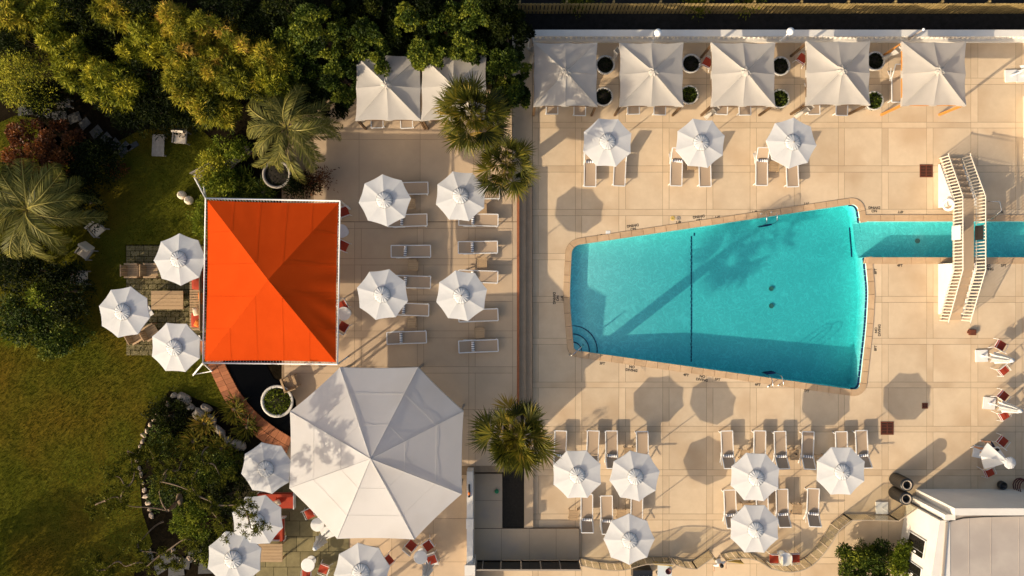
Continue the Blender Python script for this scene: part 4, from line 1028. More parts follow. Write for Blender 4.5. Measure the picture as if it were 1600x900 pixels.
# slatted corner bench, cushions
x, y = W(306,462,ZT+.4); bt = root('slatted_bench', (x, y, ZT), 0, 'long slatted wooden bench along the left edge of the orange canopy', 'bench')
for i in range(26): MB().box((0, 1.55-.13*i, .40), (.62,.095,.03)).build('seat_slat', WOOD, bt)
for s in (-1,1): MB().box((s*.26, -.08, .355), (.06,3.36,.05)).build('rail', WOOD, bt)
for s in (-1,1):
    for yy in (-1.6,-.1,1.45): MB().box((s*.26, yy, .165), (.06,.06,.33)).build('leg', WOOD, bt)
MB().box((.34,-.08,.62),(.05,3.36,.42)).build('backrest', WOOD, bt)
def pillow(px, py, z, d, rz, m, label, name='cushion'):
    x, y = W(px, py, z); mm = MB(); n = 8; g_ = {}
    for s in (1,-1):
        for i in range(n+1):
            for j in range(n+1):
                u, v = i/n*2-1, j/n*2-1; h = d[2]/2*((1-u**4)*(1-v**4))**.6; g_[s, i, j] = len(mm.v); mm.v.append((u*d[0]/2*(1-.06*v*v), v*d[1]/2*(1-.06*u*u), s*h))
        for i in range(n):
            for j in range(n):
                q = (g_[s,i,j], g_[s,i+1,j], g_[s,i+1,j+1], g_[s,i,j+1]); mm.f.append(q if s > 0 else q[::-1])
    o_ = mm.build(name, m, None, True); o_.location = (x, y, z); o_.rotation_euler = (0, 0, R(rz)); tag(o_, label, 'cushion'); return o_
pillow(309,438,ZT+.50,(.62,.95,.16),0,RED,'red seat cushion at the upper end of the slatted bench')
pillow(308,500,ZT+.50,(.60,.75,.16),0,RED,'red seat cushion at the lower end of the slatted bench')
pillow(314,466,ZT+.58,(.24,.62,.26),8,ORC,'orange bolster cushion on the slatted bench'); pillow(306,487,ZT+.55,(.30,.42,.24),10,CREAM,'cream oval cushion on the slatted bench'); pillow(308,505,ZT+.66,(.26,.36,.2),-25,ORC,'small tan orange cushion on the lower red seat')
def sofa(px, py, rz, L, label):
    x, y = W(px, py, ZT+.45); t = root('red_sofa', (x, y, ZT), R(rz), label, 'sofa')
    MB().box((0,.03,.26),(L,.78,.06)).build('frame', WHITE, t); n = 2
    for i in range(n): MB().box((-L/2+L/n*(i+.5),.06,.375),(L/n-.02,.68,.16)).build('seat_cushion', RED, t)
    MB().box((0,-.33,.60),(L-.04,.14,.40)).build('back_cushion', RED, t)
    for s in (-1,1):
        MB().box((s*(L/2+.02),0,.40),(.05,.84,.36)).build('arm', WHITE, t)
        for yy in (-.36,.36): MB().box((s*(L/2-.05),yy,.115),(.06,.06,.23)).build('leg', WHITE, t)
sofa(432,782,180,1.75,'dark red sofa between two umbrellas at the left edge of the tent'); sofa(432,826,90,1.1,'red sofa seat under the pine shaded umbrella')
pillow(432,786,ZT+.56,(.42,.30,.2),25,CREAM,'cream cushion on the dark red sofa')
# lantern stools, stone bench, slatted bench in the hedge shade
for px, py, lb in ((281,304,'pale rounded garden stool in the lawn shade, upper left of the pair'),(292,312,'pale rounded garden stool in the lawn shade, lower right of the pair')):
    x, y = W(px, py, ZT+.5); t = root('garden_stool', (x, y, ZT), 0, lb, 'stool'); MB().lathe([(.13,0),(.20,.12),(.22,.25),(.20,.38),(.13,.48),(0,.50)], 16).build('drum', CREAM, t, True); MB().lathe([(.10,.485),(.10,.51),(.03,.515)], 12).build('knob_top', GREYL, t)
x, y = W(320,272,ZT+.4); t = root('slatted_garden_bench', (x, y, ZT), R(28), 'white and dark slatted garden bench beside the canopy stay', 'bench')
for i in range(4): MB().box((0,-.18+.12*i,.42),(1.1,.07,.03)).build('seat_slat', GREYW, t)
for s in (-.5,.5): MB().box((s,0,.2),(.06,.5,.4)).build('leg_frame', GREYW, t)
for i in range(3): MB().box((0,.27,.55+.12*i),(1.1,.03,.07)).build('back_slat', GREYW, t)
x, y = W(372,246,ZT+.4); t = root('stone_bench', (x, y, ZT), R(40), 'pale stone bench under the edge of the feather palm', 'bench'); MB().box((0,0,.42),(1.5,.42,.1)).build('seat', ROCKP, t); MB().box((-.55,0,.185),(.16,.36,.37)).box((.55,0,.185),(.16,.36,.37)).build('support', ROCKP, t)
# ------------------------------------------------------------------ building, white walls, glass railing
BHt = 3.7
bw = root('white_building', (*W(1500,800),0), 0, 'white flat roofed building in the lower right corner', 'building'); bwo = Vector((*W(1500,800),0))
def bpoly(name, pts, z0, z1, m):
    return MB().prism([tuple((Vector((*p,0))-bwo)[:2]) for p in ccw(pts)], z0, z1).build(name, m, bw)
n1 = [W(1431,764), W(1700,764), W(1700,774), W(1431,774)]
bpoly('north_wall', n1, -.01, BHt, STUCCO)
bpoly('body', [W(1431,774.1), W(1700,774.1), W(1700,1000), W(1431,1000)], -.01, BHt-.45, STUCCO)
bpoly('roof_surface', [W(1431.5,775), W(1699,775), W(1699,999), W(1431.5,999)], BHt-.449, BHt-.42, ROOFM)
bpoly('west_wall', [W(1416,785), W(1430.9,785), W(1430.9,1000), W(1400,1000), W(1400,890)], -.01, BHt-.40, STUCCO)
bpoly('gutter', [W(1424,787), W(1427,787), W(1411,1000), W(1408,1000)], BHt-.399, BHt-.33, GREYL)
bpoly('vent_box', [W(1421,775), W(1436,775), W(1436,783), W(1421,783)], -.005, BHt-.25, STUCCO)
for i, x0 in enumerate((1458,1490,1530)):
    MB().bar(Vector((*W(x0,776),BHt-.415))-bwo, Vector((*W(x0,990),BHt-.415))-bwo, .02, .012).build('roof_seam', ROOFM, bw)
MB().tube([Vector((*W(a,b_),BHt-.39))-bwo for a, b_ in ((1429,786),(1450,781),(1480,779),(1520,778),(1600,777))], .03, 6).build('roof_cable', BLACK, bw, True)
def wallwin(pa, pb, z0, z1, name):
    a, b_ = Vector((*W(*pa),0))-bwo, Vector((*W(*pb),0))-bwo; d = (b_-a).normalized(); nrm = Vector((-abs(d.y), d.x*(1 if d.y < 0 else -1), 0)).normalized()
    if nrm.x > 0: nrm = -nrm
    w_ = root(name, (0,0,0)); w_.parent = bw
    def sheet(o1, u0, u1, za, zb, nm, m, th=.03):
        p = [a.lerp(b_, u0)+nrm*o1, a.lerp(b_, u1)+nrm*o1]; mm = MB(); mm.bar(p[0]+Vector((0,0,(za+zb)/2)), p[1]+Vector((0,0,(za+zb)/2)), th, zb-za); mm.build(nm, m, w_)
    sheet(.03, 0, 1, z0-.08, z1+.08, 'window_frame', WHITE); sheet(.045, .05, .66, z0, z1, 'pane', DGLASS); sheet(.045, .69, .95, z0, z1, 'pane', DGLASS)
    sheet(.06, .78, .88, (z0+z1)/2-.1, (z0+z1)/2+.1, 'notice', WHITE, .012)
wallwin((1410,822),(1405.5,850),.9,2.4,'window'); wallwin((1404,863),(1401.5,882),.9,2.4,'window')
# wall dividing tent patio and lower walk
ww = root('divider_wall', (*W(734,815,ZT+.9),0), 0, 'narrow white wall with a square pier beside the lower walk', 'wall'); 
MB().box((0,0,.85),(.30,5.0,1.7)).build('wall_body', STUCCO, ww); MB().box((0,-.1,1.73),(.36,.5,.06)).build('pier_cap', STUCCO, ww); MB().box((.02,-2.35,.95),(.44,.44,1.9)).build('end_pier', STUCCO, ww); MB().box((.02,-2.35,1.94),(.52,.52,.08)).build('end_cap', STUCCO, ww)
x, y = W(733,768,ZT+1.0); t = root('wall_torch', (x, y, 1.70), R(0), 'black torch with an orange end on top of the white divider wall', 'torch'); MB().tube([(0,.35,.06),(0,-.05,.06)], .045, 10).build('handle', BLACK, t); MB().tube([(0,-.05,.06),(0,-.18,.06)], .06, 10).build('band', ORC, t); MB().lathe([(.05,0),(.06,.06),(.03,.1)], 10, (0,-.26,.0)).build('tip', BLACK, t)
t = root('east_wall', (*W(1604,200),0), 0, 'white low wall at the right edge of the deck', 'wall'); MB().box((0,0,.45),(.32,3.3,.9)).build('wall_body', STUCCO, t); MB().box((0,0,.93),(.38,3.36,.06)).build('cap', STUCCO, t)
t = root('garden_spot', (*W(776,769,.4),ZW-.06), 0, 'green glass ball light in the black planter soil', 'light'); MB().lathe([(0,.0),(.09,.03),(.12,.12),(.09,.21),(0,.24)], 14).build('ball', GREEND, t, True)
# dark glass screen south of the walk
sc = root('dark_glass_screen', (*W(824,877,ZW),0), 0, 'row of six dark glass panels along the south edge of the lower walk', 'glass screen'); so_ = Vector((*W(824,877,ZW),0))
xs_ = [745,755,783,814,844,874,904]; 
for i in range(6):
    a = Vector((*W(xs_[i],877,ZW),0))-so_; b_ = Vector((*W(xs_[i+1],877,ZW),0))-so_
    MB().box(((a.x+b_.x)/2, 0, .78), (b_.x-a.x-.06,.03,1.35)).build('pane', DGLASS, sc)
for xq in xs_: a = Vector((*W(xq,877,ZW),0))-so_; MB().box((a.x,0,.75),(.05,.06,1.5)).build('mullion', GREYL, sc)
MB().box((0,0,1.49),(W(904,0,ZW)[0]-W(745,0,ZW)[0]+.05,.07,.04)).build('top_rail', GREYL, sc); MB().box((0,0,.04),(W(904,0,ZW)[0]-W(745,0,ZW)[0],.10,.08)).build('bottom_rail', GREYL, sc)
STEELG = mat('rail_bronze', (.40, .32, .23), rough=.5)
def glass_fence(pts, label, sub=1, h=1.15):
    w = [Vector((*W(a, b_),0)) for a, b_ in pts]; c = w[len(w)//2]; t = root('glass_railing', tuple(c), 0, label, 'railing')
    for i in range(len(w)-1):
        p, q = w[i]-c, w[i+1]-c; d = (q-p).normalized()*.03
        MB().bar(p+d+Vector((0,0,h/2)), q-d+Vector((0,0,h/2)), .016, h-.12).build('glass_pane', GLASS, t)
        MB().bar(p+Vector((0,0,h)), q+Vector((0,0,h)), .04, .035).build('top_rail', STEELG, t)
        MB().bar(p+Vector((0,0,.04)), q+Vector((0,0,.04)), .04, .06).build('bottom_rail', STEELG, t)
    for p in w[::sub]: MB().bar(p-c, p-c+Vector((0,0,h)), .045, .06).build('post', STEELG, t)
def sm(pts, n=3):
    out = []
    for i in range(len(pts)-1):
        p0, p1, p2, p3 = (Vector((*pts[min(max(i+j-1,0),len(pts)-1)],0)) for j in range(4))
        for k in range(n): t_ = k/n; out.append(tuple((.5*((2*p1)+(-p0+p2)*t_+(2*p0-5*p1+4*p2-p3)*t_*t_+(-p0+3*p1-3*p2+p3)*t_**3))[:2]))
    return out+[pts[-1]]
glass_fence(sm([(906,872),(935,878),(970,879),(1005,870),(1045,870)], 3), 'curved glass railing under the leaning umbrella at the bottom', 3)
glass_fence(sm([(1049,871),(1065,876),(1081,877)], 2), 'short curved glass railing left of the person in the white shirt', 2)
glass_fence([(1081,877),(1107,859)], 'open glass gate left of the person in the white shirt'); 
glass_fence(sm([(1126,865),(1150,861),(1172,864),(1192,876)], 3), 'curved glass railing right of the person in the white shirt', 3)
glass_fence(sm([(1194,877),(1226,882),(1256,872),(1281,845),(1298,818),(1317,803)], 3), 'long curved glass railing round the small round table', 3)
glass_fence([(1317,803),(1352,803),(1388,804)], 'straight glass railing beside the two black bins'); glass_fence([(1388,804),(1417,784)], 'short glass railing joining the white building')
def board(px, py, L, rz, label):
    t = root('notice_board', (*W(px, py),0), R(rz), label, 'sign'); MB().box((0,0,.75),(L,.03,.5)).build('panel', YEL, t); m = MB()
    for r_ in range(3):
        for i in range(9): m.box((-L*.42+L*.84*(i+.5)/9, .018, .62+.14*r_), (L*.06,.006,.07))
    m.build('dark_rows', BLACK, t)
    for s in (-1,1): MB().box((s*L*.45,-.03,.36),(.03,.03,.72)).build('stake', BLACK, t)
board(1031,873,.95,176,'yellowish notice panel with dark rows under the bottom umbrella'); board(1141,869,.85,172,'notice panel with dark rows beside the person in the white shirt')
# ------------------------------------------------------------------ bins, cart, table, hose
def bin_(px, py, label):
    t = root('black_bin', (*W(px, py),0), 0, label, 'bin', 'tall ribbed black bins'); MB().lathe([(.30,0),(.32,.05),(.32,1.25),(.33,1.3),(.24,1.33),(.20,1.28),(.14,1.05),(0,1.02)], 26).build('drum', BLACK, t, True)
    for k in range(26): a = 2*math.pi*k/26; MB().bar((.325*math.cos(a),.325*math.sin(a),.08),(.325*math.cos(a),.325*math.sin(a),1.22), .02).build('rib', BLACK, t)
    MB().lathe([(.20,1.29),(.25,1.345),(.21,1.35),(.185,1.3)], 24, closed=True).build('collar', GREYL, t, True)
bin_(1398,748,'tall ribbed black bin, nearer the pool of the two beside the building'); bin_(1397,769,'tall ribbed black bin, nearer the railing of the two beside the building')
t = root('service_cart', (*W(1000,890),0), 0, 'black service cart with glasses at the bottom edge', 'cart'); MB().box((0,0,.45),(.95,.5,.85)).build('cabinet', BLACK, t); MB().box((0,0,.89),(1.0,.55,.03)).build('top', BLACK, t)
for i in range(6): MB().lathe([(.02,.905),(.035,1.0),(.03,1.0),(.015,.92)], 8, (-.3+.12*i,-.1+.08*(i % 2),0), closed=True).build('glass', GLOBE, t)
t = root('service_table', (*W(1034,882),0), 0, 'pale blue topped table at the bottom edge behind the notice panel', 'table'); MB().box((0,-.1,.80),(.72,.75,.04)).build('table_top', BLUEV, t)
for sx in (-1,1):
    for sy in (-1,1): MB().box((sx*.3,-.1+sy*.3,.39),(.05,.05,.78)).build('leg', GREYL, t)
t = root('dark_bowl', (*W(1044,892,.86),.821), 0, 'dark round bowl on the pale blue table', 'bowl'); MB().lathe([(.08,0),(.14,.09),(.16,.12),(.13,.10),(.06,.03),(0,.03)], 16, closed=True).build('bowl', HOSE, t, True)
t = root('garden_hose', (*W(1592,758),0), 0, 'coiled maroon garden hose against the building', 'hose'); MB().tube([(.38*math.cos(a*.5)*(1-.004*a), .38*math.sin(a*.5), .035+.012*a) for a in range(0, 50)], .03, 8).build('coil', HOSE, t, True)
t = root('floor_lamp_base', (*W(1563,757),0), 0, 'small dark round pot with a plant against the north wall of the building', 'pot'); MB().lathe([(.16,0),(.22,.06),(.2,.3),(.17,.3),(.16,.1),(0,.1)], 16, closed=True).build('bowl', BLACK, t, True)
# ------------------------------------------------------------------ people
def person(px, py, face, label, skin, top, bottom, hairm, shoe, arms, bare_legs, stride=.24, sleeve=.45):
    t = root('person', (*W(px, py),0), face, label, 'person')
    J = {'pel':(0,0,.95),'bel':(0,.0,1.08),'che':(0,.02,1.30),'nb':(0,.02,1.46),'nk':(0,.03,1.53)}
    seq = [('pel',.13,.10),('bel',.125,.10),('che',.16,.11),('nb',.10,.08),('nk',.055,.055)]
    V = []; E = []; Rd = []; T = []
    def add(p, r, par, tg): V.append(p); Rd.append(r if isinstance(r, tuple) else (r, r)); T.append(tg); E.append((par, len(V)-1)) if par is not None else None; return len(V)-1
    i0 = add(J['pel'], (.145,.11), None, 'b'); i1 = add(J['bel'], (.14,.11), i0, 't'); i2 = add(J['che'], (.165,.115), i1, 't'); i3 = add(J['nb'], (.11,.08), i2, 't'); i4 = add(J['nk'], (.055,.055), i3, 's')
    h1 = add((0,.04,1.60), (.078,.088), i4, 's'); h2 = add((0,.045,1.70), (.082,.10), h1, 's'); add((0,.03,1.775), (.055,.07), h2, 's')
    for s, st in ((-1, stride), (1, -stride)):
        a = add((s*.10,0,.90), .095, i0, 'b'); k_ = add((s*.11,st*.75+.04,.50), .062, a, 'l'); add_c = add((s*.11,st*.9-.01,.30), .056, k_, 'l'); an = add((s*.11,st,.09), .038, add_c, 'l'); f1 = add((s*.115,st+.03,.045), .042, an, 'f'); add((s*.13,st+.17,.03), (.045,.028), f1, 'f')
    fing = []
    for s, (el, wr) in zip((-1,1), arms):
        sh = add((s*.19,.02,1.42), .06, i3, 't'); mid = Vector((s*.19,.02,1.42)).lerp(Vector(el), .55); m1 = add(tuple(mid), .05, sh, 't'); e = add(el, .042, m1, 'a'); w_ = add(wr, .028, e, 'a'); d = (Vector(wr)-Vector(el)).normalized(); pa = add(tuple(Vector(wr)+d*.06), (.042,.022), w_, 'a')
        side = d.cross(Vector((0,0,1))).normalized() if abs(d.z) < .9 else Vector((0,1,0))
        base = Vector(wr)+d*.09
        for q, ln in ((-1.5,.065),(-.5,.08),(.5,.085),(1.5,.075)): fing.append([base+side*q*.02, base+side*q*.022+d*ln*.6, base+side*q*.022+d*ln+Vector((0,0,-.02))])
        fing.append([Vector(wr)+d*.03+side*.035, Vector(wr)+d*.06+side*.06, Vector(wr)+d*.09+side*.062])
    me = bpy.data.meshes.new('body'); me.from_pydata(V, E, []); o_ = bpy.data.objects.new('tmp', me); COL.objects.link(o_)
    o_.modifiers.new('s', 'SKIN')
    for k, r_ in enumerate(Rd): me.skin_vertices[0].data[k].radius = r_
    me.skin_vertices[0].data[0].use_root = True
    sb = o_.modifiers.new('u', 'SUBSURF'); sb.levels = 2; sb.render_levels = 2
    bpy.context.view_layer.update(); bm2 = bpy.data.meshes.new_from_object(o_.evaluated_get(bpy.context.evaluated_depsgraph_get())); bpy.data.objects.remove(o_)
    fb = MB()
    for f_ in fing: fb.tube(f_, [.010,.009,.007], 6)
    bb = bmesh.new(); bb.from_mesh(bm2); tmp = fb.mesh('f'); bb.from_mesh(tmp)
    bm3 = bpy.data.meshes.new('body'); bb.to_mesh(bm3); bb.free()
    for m in (skin, top, bottom, shoe, hairm): bm3.materials.append(m)
    VV = [Vector(v) for v in V]
    for p in bm3.polygons:
        c = p.center; k = min(range(len(VV)), key=lambda q: (VV[q]-c).length_squared); tg = T[k]
        p.material_index = {'b':2,'t':1,'s':0,'a':0,'f':3,'l':0 if bare_legs else 2}[tg]
        if tg == 's' and (c.z > 1.72 or (c.y < .02 and c.z > 1.56)): p.material_index = 4
        p.use_smooth = True
    body = mobj('body', bm3, None, t)
    hr = MB()
    hr.lathe([(.0,.105),(.06,.092),(.095,.05),(.104,0),(.09,-.06)], 14, (0,.02,1.71)); hr.build('hair', hairm, t, True)
    for s in (-1,1): MB().lathe([(0,-.01),(.011,0),(0,.01)], 8, (s*.032,.125,1.69)).build('eye', HAIR, t, True)
    MB().add([(-.014,.128,1.65),(.014,.128,1.65),(0,.155,1.655),(0,.132,1.69)], [(0,1,2),(0,2,3),(1,3,2)]).build('nose', skin, t)
    return t
person(1114,866,R(205),'person in a white shirt and khaki trousers at the glass gate', SKIN2, SHIRT, KHAKI, HAIR, BLACK, (((-.30,.12,1.18),(-.24,.38,1.10)),((.30,.05,1.16),(.36,.28,1.05))), False)
person(1528,693,R(100),'person in a navy top and shorts walking beside the half folded umbrella', SKIN1, NAVYC, NAVYC, HAIR, SHIRT, (((-.28,.16,1.20),(-.18,.42,1.16)),((.30,-.06,1.14),(.34,.16,1.0))), True, .26)
# ------------------------------------------------------------------ pavers, paths, pond, rocks
pat = MB().prism(px_poly([(196,382),(330,382),(330,550),(198,550)], ZT), .2, ZT-.008).build('lawn_patio', SOIL); struct(pat, 'small square patio of brown pavers on the lawn')
j = 0; yy = 383.5
while yy < 549:
    xx = 197-(j % 2)*7
    while xx < 322:
        x0 = max(xx, 197); 
        if x0 < xx+11: slab(pat, (x0, yy, xx+14, yy+8.6), FLAG, ZT-.009, ZT+.004+random.uniform(0,.006), ZT, cut=False, name='paver', gap=.014)
        xx += 14
    yy += 8.6; j += 1
fl = MB().prism(px_poly([(380,745),(546,745),(546,1000),(330,1000),(340,880)], ZT), .2, ZT-.014).build('flagstone_patio', SOIL); struct(fl, 'olive brown flagstone patio below the tent')
yy = 742; 
while yy < 960:
    xx = 372+random.uniform(-10,0); h_ = random.choice((16,20,24))
    while xx < 545:
        w_ = random.choice((16,22,28,32)); slab(fl, (xx, yy, min(xx+w_,546), yy+h_), FLAG, ZT-.013, ZT+.001+random.uniform(0,.006), ZT, cut=False, name='flagstone', gap=.011); xx += w_
    yy += h_
pond = MB().prism(px_poly([(345,530),(405,530),(418,575),(428,592),(448,600),(462,625),(470,700),(440,676),(405,650),(380,620),(362,585)], ZT), ZT-.3, ZT+.006).build('pond', PONDW); struct(pond, 'black still pond beside the terracotta path')
tpth = root('terracotta_path', (0,0,0)); struct(tpth, 'curved terracotta tile path along the pond')
inn = sm([(334,530),(350,566),(362,590),(378,618),(402,646),(430,668),(456,684)], 4); outp = sm([(306,534),(325,572),(337,598),(354,630),(380,664),(412,692),(446,712)], 4)
for i in range(len(inn)-1):
    for k in range(2):
        f0, f1 = k/2, (k+1)/2
        P_ = lambda u, v, q: tuple(W(u[0]+(v[0]-u[0])*q, u[1]+(v[1]-u[1])*q, ZT+.08))
        pts = [P_(inn[i], outp[i], f0), P_(inn[i+1], outp[i+1], f0), P_(inn[i+1], outp[i+1], f1), P_(inn[i], outp[i], f1)]
        stone(pts, ZT-.2, ZT+.08+random.uniform(0,.01), TERRA, tpth, 'terracotta_tile')
sl_ = root('slate_path', (0,0,0)); struct(sl_, 'dark slate stepping path under the trees')
for i, (px, py, w_, h_, a) in enumerate(((40,172,26,16,5),(68,176,22,16,-8),(92,180,24,14,4),(116,184,20,16,20),(132,193,18,14,40),(150,206,20,15,40),(165,216,18,14,42),(178,226,20,15,44),(193,233,24,16,46),(207,228,20,9,30),
    (262,872,26,18,20),(285,880,24,18,-12),(306,868,24,18,15),(275,893,26,16,5),(250,888,18,16,30),(322,888,26,18,0),(232,868,14,22,20))):
    c, s = math.cos(R(a)), math.sin(R(a)); pts = [W(px+u*w_/2*c-v*h_/2*s*random.uniform(.8,1), py-(u*w_/2*s+v*h_/2*c), ZT+.03) for u, v in ((-1,-1),(1,-.9),(.95,1),(-.9,.95))]
    stone(pts, ZT-.1, ZT+.03, SLATE, sl_, 'slate')
def rock(px, py, l, w_, h, rz, m, label, seed, par=None):
    rs = np.random.default_rng(seed); bm = bmesh.new(); bmesh.ops.create_icosphere(bm, subdivisions=2, radius=1)
    for v in bm.verts:
        k = 1+.22*math.sin(3*v.co.x+seed)*math.cos(2.6*v.co.y+seed*.7)+.08*rs.normal(); v.co = Vector((v.co.x*l/2*k, v.co.y*w_/2*k, v.co.z*h/2*k))
    me = bpy.data.meshes.new('rock'); bm.to_mesh(me); bm.free(); x, y = W(px, py, ZT+h*.4); o_ = mobj('rock', me, m); o_.location = (x, y, ZT+h*.22); o_.rotation_euler = (0, 0, R(rz))
    if par is None: tag(o_, label, 'rock')
    else: o_.name = 'stone'; o_.parent = par
for i, (px, py, l, w_, h, a, lb) in enumerate(((287,623,.75,.55,.5,-50,'large pale boulder at the top of the rock border'),(297,636,.5,.4,.4,-30,'grey boulder just below the topmost large one in the rock border'),(310,648,.85,.7,.5,-45,'broad pinkish boulder in the rock border above the fan plant'),(322,638,.6,.4,.4,-40,'tan boulder on the outer side of the rock border'),(330,655,.7,.4,.4,-55,'long tan boulder halfway down the rock border'),(343,674,.95,.42,.4,-50,'longest tan boulder of the rock border'),(356,690,.7,.45,.4,-45,'grey boulder near the lower end of the rock border'),(373,696,.75,.55,.5,-40,'grey boulder at the lower end of the rock border beside the umbrella'),(272,618,.4,.3,.3,10,'small rounded rock capping the top of the stone edged bed'))):
    rock(px, py, l, w_, h, a, ROCK, lb, i+3)
edge = [(262,632),(254,640),(246,646),(240,655),(234,664),(229,674),(224,680),(222,690),(219,698),(218,706),(216,720),(217,732),(220,742),(222,754),(225,766),(228,776),(231,786),(234,796),(236,806),(270,860),(283,874),(295,872),(305,874)]
edg = root('stone_edging', (0,0,0), 0, 'row of small pale stones edging the rounded planting bed', 'edging')
for i, (px, py) in enumerate(edge):
    rock(px, py, random.uniform(.22,.38), random.uniform(.18,.26), .2, random.uniform(0,180), ROCKP, '', 40+i, edg)
# ------------------------------------------------------------------ vegetation
def limbs(t, pts, h, m=BARK, r=.07, fork=.35):
    for k, p in enumerate(pts):
        q = Vector(p); b0 = Vector((0,0,h*fork)); mid = b0.lerp(q, .55)+Vector((0,0,-.08*h))
        MB().tube([b0, mid, q], [r*.7, r*.45, r*.15], 6).build('limb', m, t, True)
    MB().tube([(0,0,-.05),(.03,.02,h*.2),(0,0,h*fork+.05)], [r*1.25, r, r*.8], 8).build('trunk', m, t, True)
def shrub(name, label, px, py, h, rx, ry, lm, n, L=(.12,.2), Wd=(.05,.09), cr=(.28,.5), nc=None, tone=.45, tsp=.18, droop=0.0, up=.5, z0=ZT, cat='shrub', group=None, flat=.0, seed=None):
    rs = np.random.default_rng(seed if seed is not None else int(px*31+py*17) % 99991)
    x, y = W(px, py, z0+h*.8); t = root(name, (x, y, z0), 0, label, cat, group)
    nc = nc or int(14+rx*ry*18)
    u = rs.uniform(0, 2*math.pi, nc); q = np.sqrt(rs.uniform(0, 1, nc)); e = np.sqrt(np.maximum(0, 1-q**2))
    low = rs.uniform(.45, 1.0, nc)
    if flat: C_ = (rs.uniform(-rx, rx, nc), rs.uniform(-ry, ry, nc), h*rs.uniform(.55, .92, nc))
    C = np.stack(C_, 1) if flat else np.stack([q*np.cos(u)*rx*.92, q*np.sin(u)*ry*.92, h*.35+h*.62*e*low], 1)
    r_ = rs.uniform(cr[0], cr[1], nc); ct = np.clip(rs.normal(tone, tsp, nc), .02, .98)
    k = rs.integers(0, nc, n); d = unit(rs.normal(0, 1, (n, 3))+np.array([0,0,up]))
    st = unit(rs.normal(0, 1, (nc, 3))+np.array([0,0,.6])); el_ = rs.uniform(.3, 1.5, nc)
    d2 = d+st[k]*((d*st[k]).sum(1)*el_[k])[:, None]
    c = C[k]+d2*(r_[k]*np.cbrt(rs.uniform(.15, 1, n)))[:, None]*np.array([1,1,.8])
    c[:, 2] = np.maximum(c[:, 2], .03)
    ax = unit(d*.9+rs.normal(0, .55, (n, 3))+np.array([0,0,-droop])); sd = unit(np.cross(ax, rs.normal(0, 1, (n, 3))+np.array([0,0,1.5])))
    me = leaf_mesh('crown', c, ax, sd, rs.uniform(*L, n), rs.uniform(*Wd, n), ct[k]+rs.normal(0, .13, n), .12)
    mobj('crown', me, lm, t)
    pick = C[np.argsort(-C[:, 2])[:6]]; limbs(t, [tuple(p) for p in pick], h, r=.05+.012*h)
    return t
GB = 'bamboo and oleander clumps of the north west hedge'
bam = [(20,22,3.6,1.3,1.0,'B','in the extreme upper left corner'),(72,14,3.8,1.1,.9,'O','at the top edge, second clump from the left corner'),(78,58,3.4,.9,.7,'O','small and bright, below the top left corner'),(22,52,2.8,1.1,.9,'D','dark green, left edge below the corner'),
 (112,92,3.6,1.2,1.35,'O','bright yellow green, above the small grey slatted table'),(165,128,3.3,1.6,1.1,'O','bright, directly right of the small grey slatted table'),(26,118,3.0,1.5,1.4,'G','brownish and loose, left edge above the lawn corner'),(172,18,4.2,1.1,.8,'P','plume like, top edge left of the middle hedge'),
 (226,44,4.0,1.2,.9,'O','yellow green, upper hedge row above the slatted seat'),(212,78,3.4,.9,.8,'O','low leafy clump in the hedge hollow'),(262,32,4.2,1.2,.9,'P','golden plumes at the top edge'),(285,72,4.0,1.1,1.1,'P','golden plumes in the middle of the hedge'),
 (322,38,4.2,1.3,.9,'P','golden plumes near the top edge, right half of the hedge'),(330,92,3.8,1.2,1.1,'P','tallest golden plumes in the hedge centre'),(372,66,3.9,1.2,1.0,'P','tawny plumes left of the dark glossy tree'),(372,118,3.4,1.3,1.0,'B','yellow, right above the feather palm'),
 (300,140,3.0,1.3,1.0,'B','yellow, lower edge of the hedge left of the feather palm'),(418,92,3.6,1.2,1.0,'B','yellow, between plumes and dark glossy tree'),(430,132,3.0,1.2,.9,'O','just above the feather palm crown'),(275,108,3.4,1.1,.9,'B','in the hollow above the slatted garden seat'),
 (400,35,3.6,1.2,.9,'D','dark green at the top edge left of the glossy tree'),(225,110,2.6,1.5,1.0,'D','dark shaded clump above the slatted garden seat'),(250,165,2.2,1.6,.9,'D','dark low clump along the shaded lawn edge'),(330,170,2.4,1.0,.8,'B','low yellow clump beside the feather palm tips'),
 (150,58,3.0,1.5,1.1,'D','dark filler between the bright clump and the plumes'),(190,150,2.2,1.4,.8,'D','dark and low right of the bright oleander'),(60,150,1.8,1.2,.7,'D','dark and low around the small grey slatted table'),(115,4,4.2,1.4,1.0,'D','dark at the top edge left of the plumes'),
 (225,2,4.4,1.5,1.0,'D','dark at the top edge above the first plumes'),(345,2,4.6,1.6,1.0,'D','dark at the top edge above the tallest plumes'),(450,2,4.4,1.4,.9,'D','dark at the top edge left of the glossy tree crown'),(440,160,2.0,1.2,.7,'D','dark and low under the feather palm tips'),(215,180,1.6,1.3,.7,'D','dark and low above the shaded lawn'),(290,175,1.7,1.3,.7,'D','dark and low right of the rounded cream chair')]
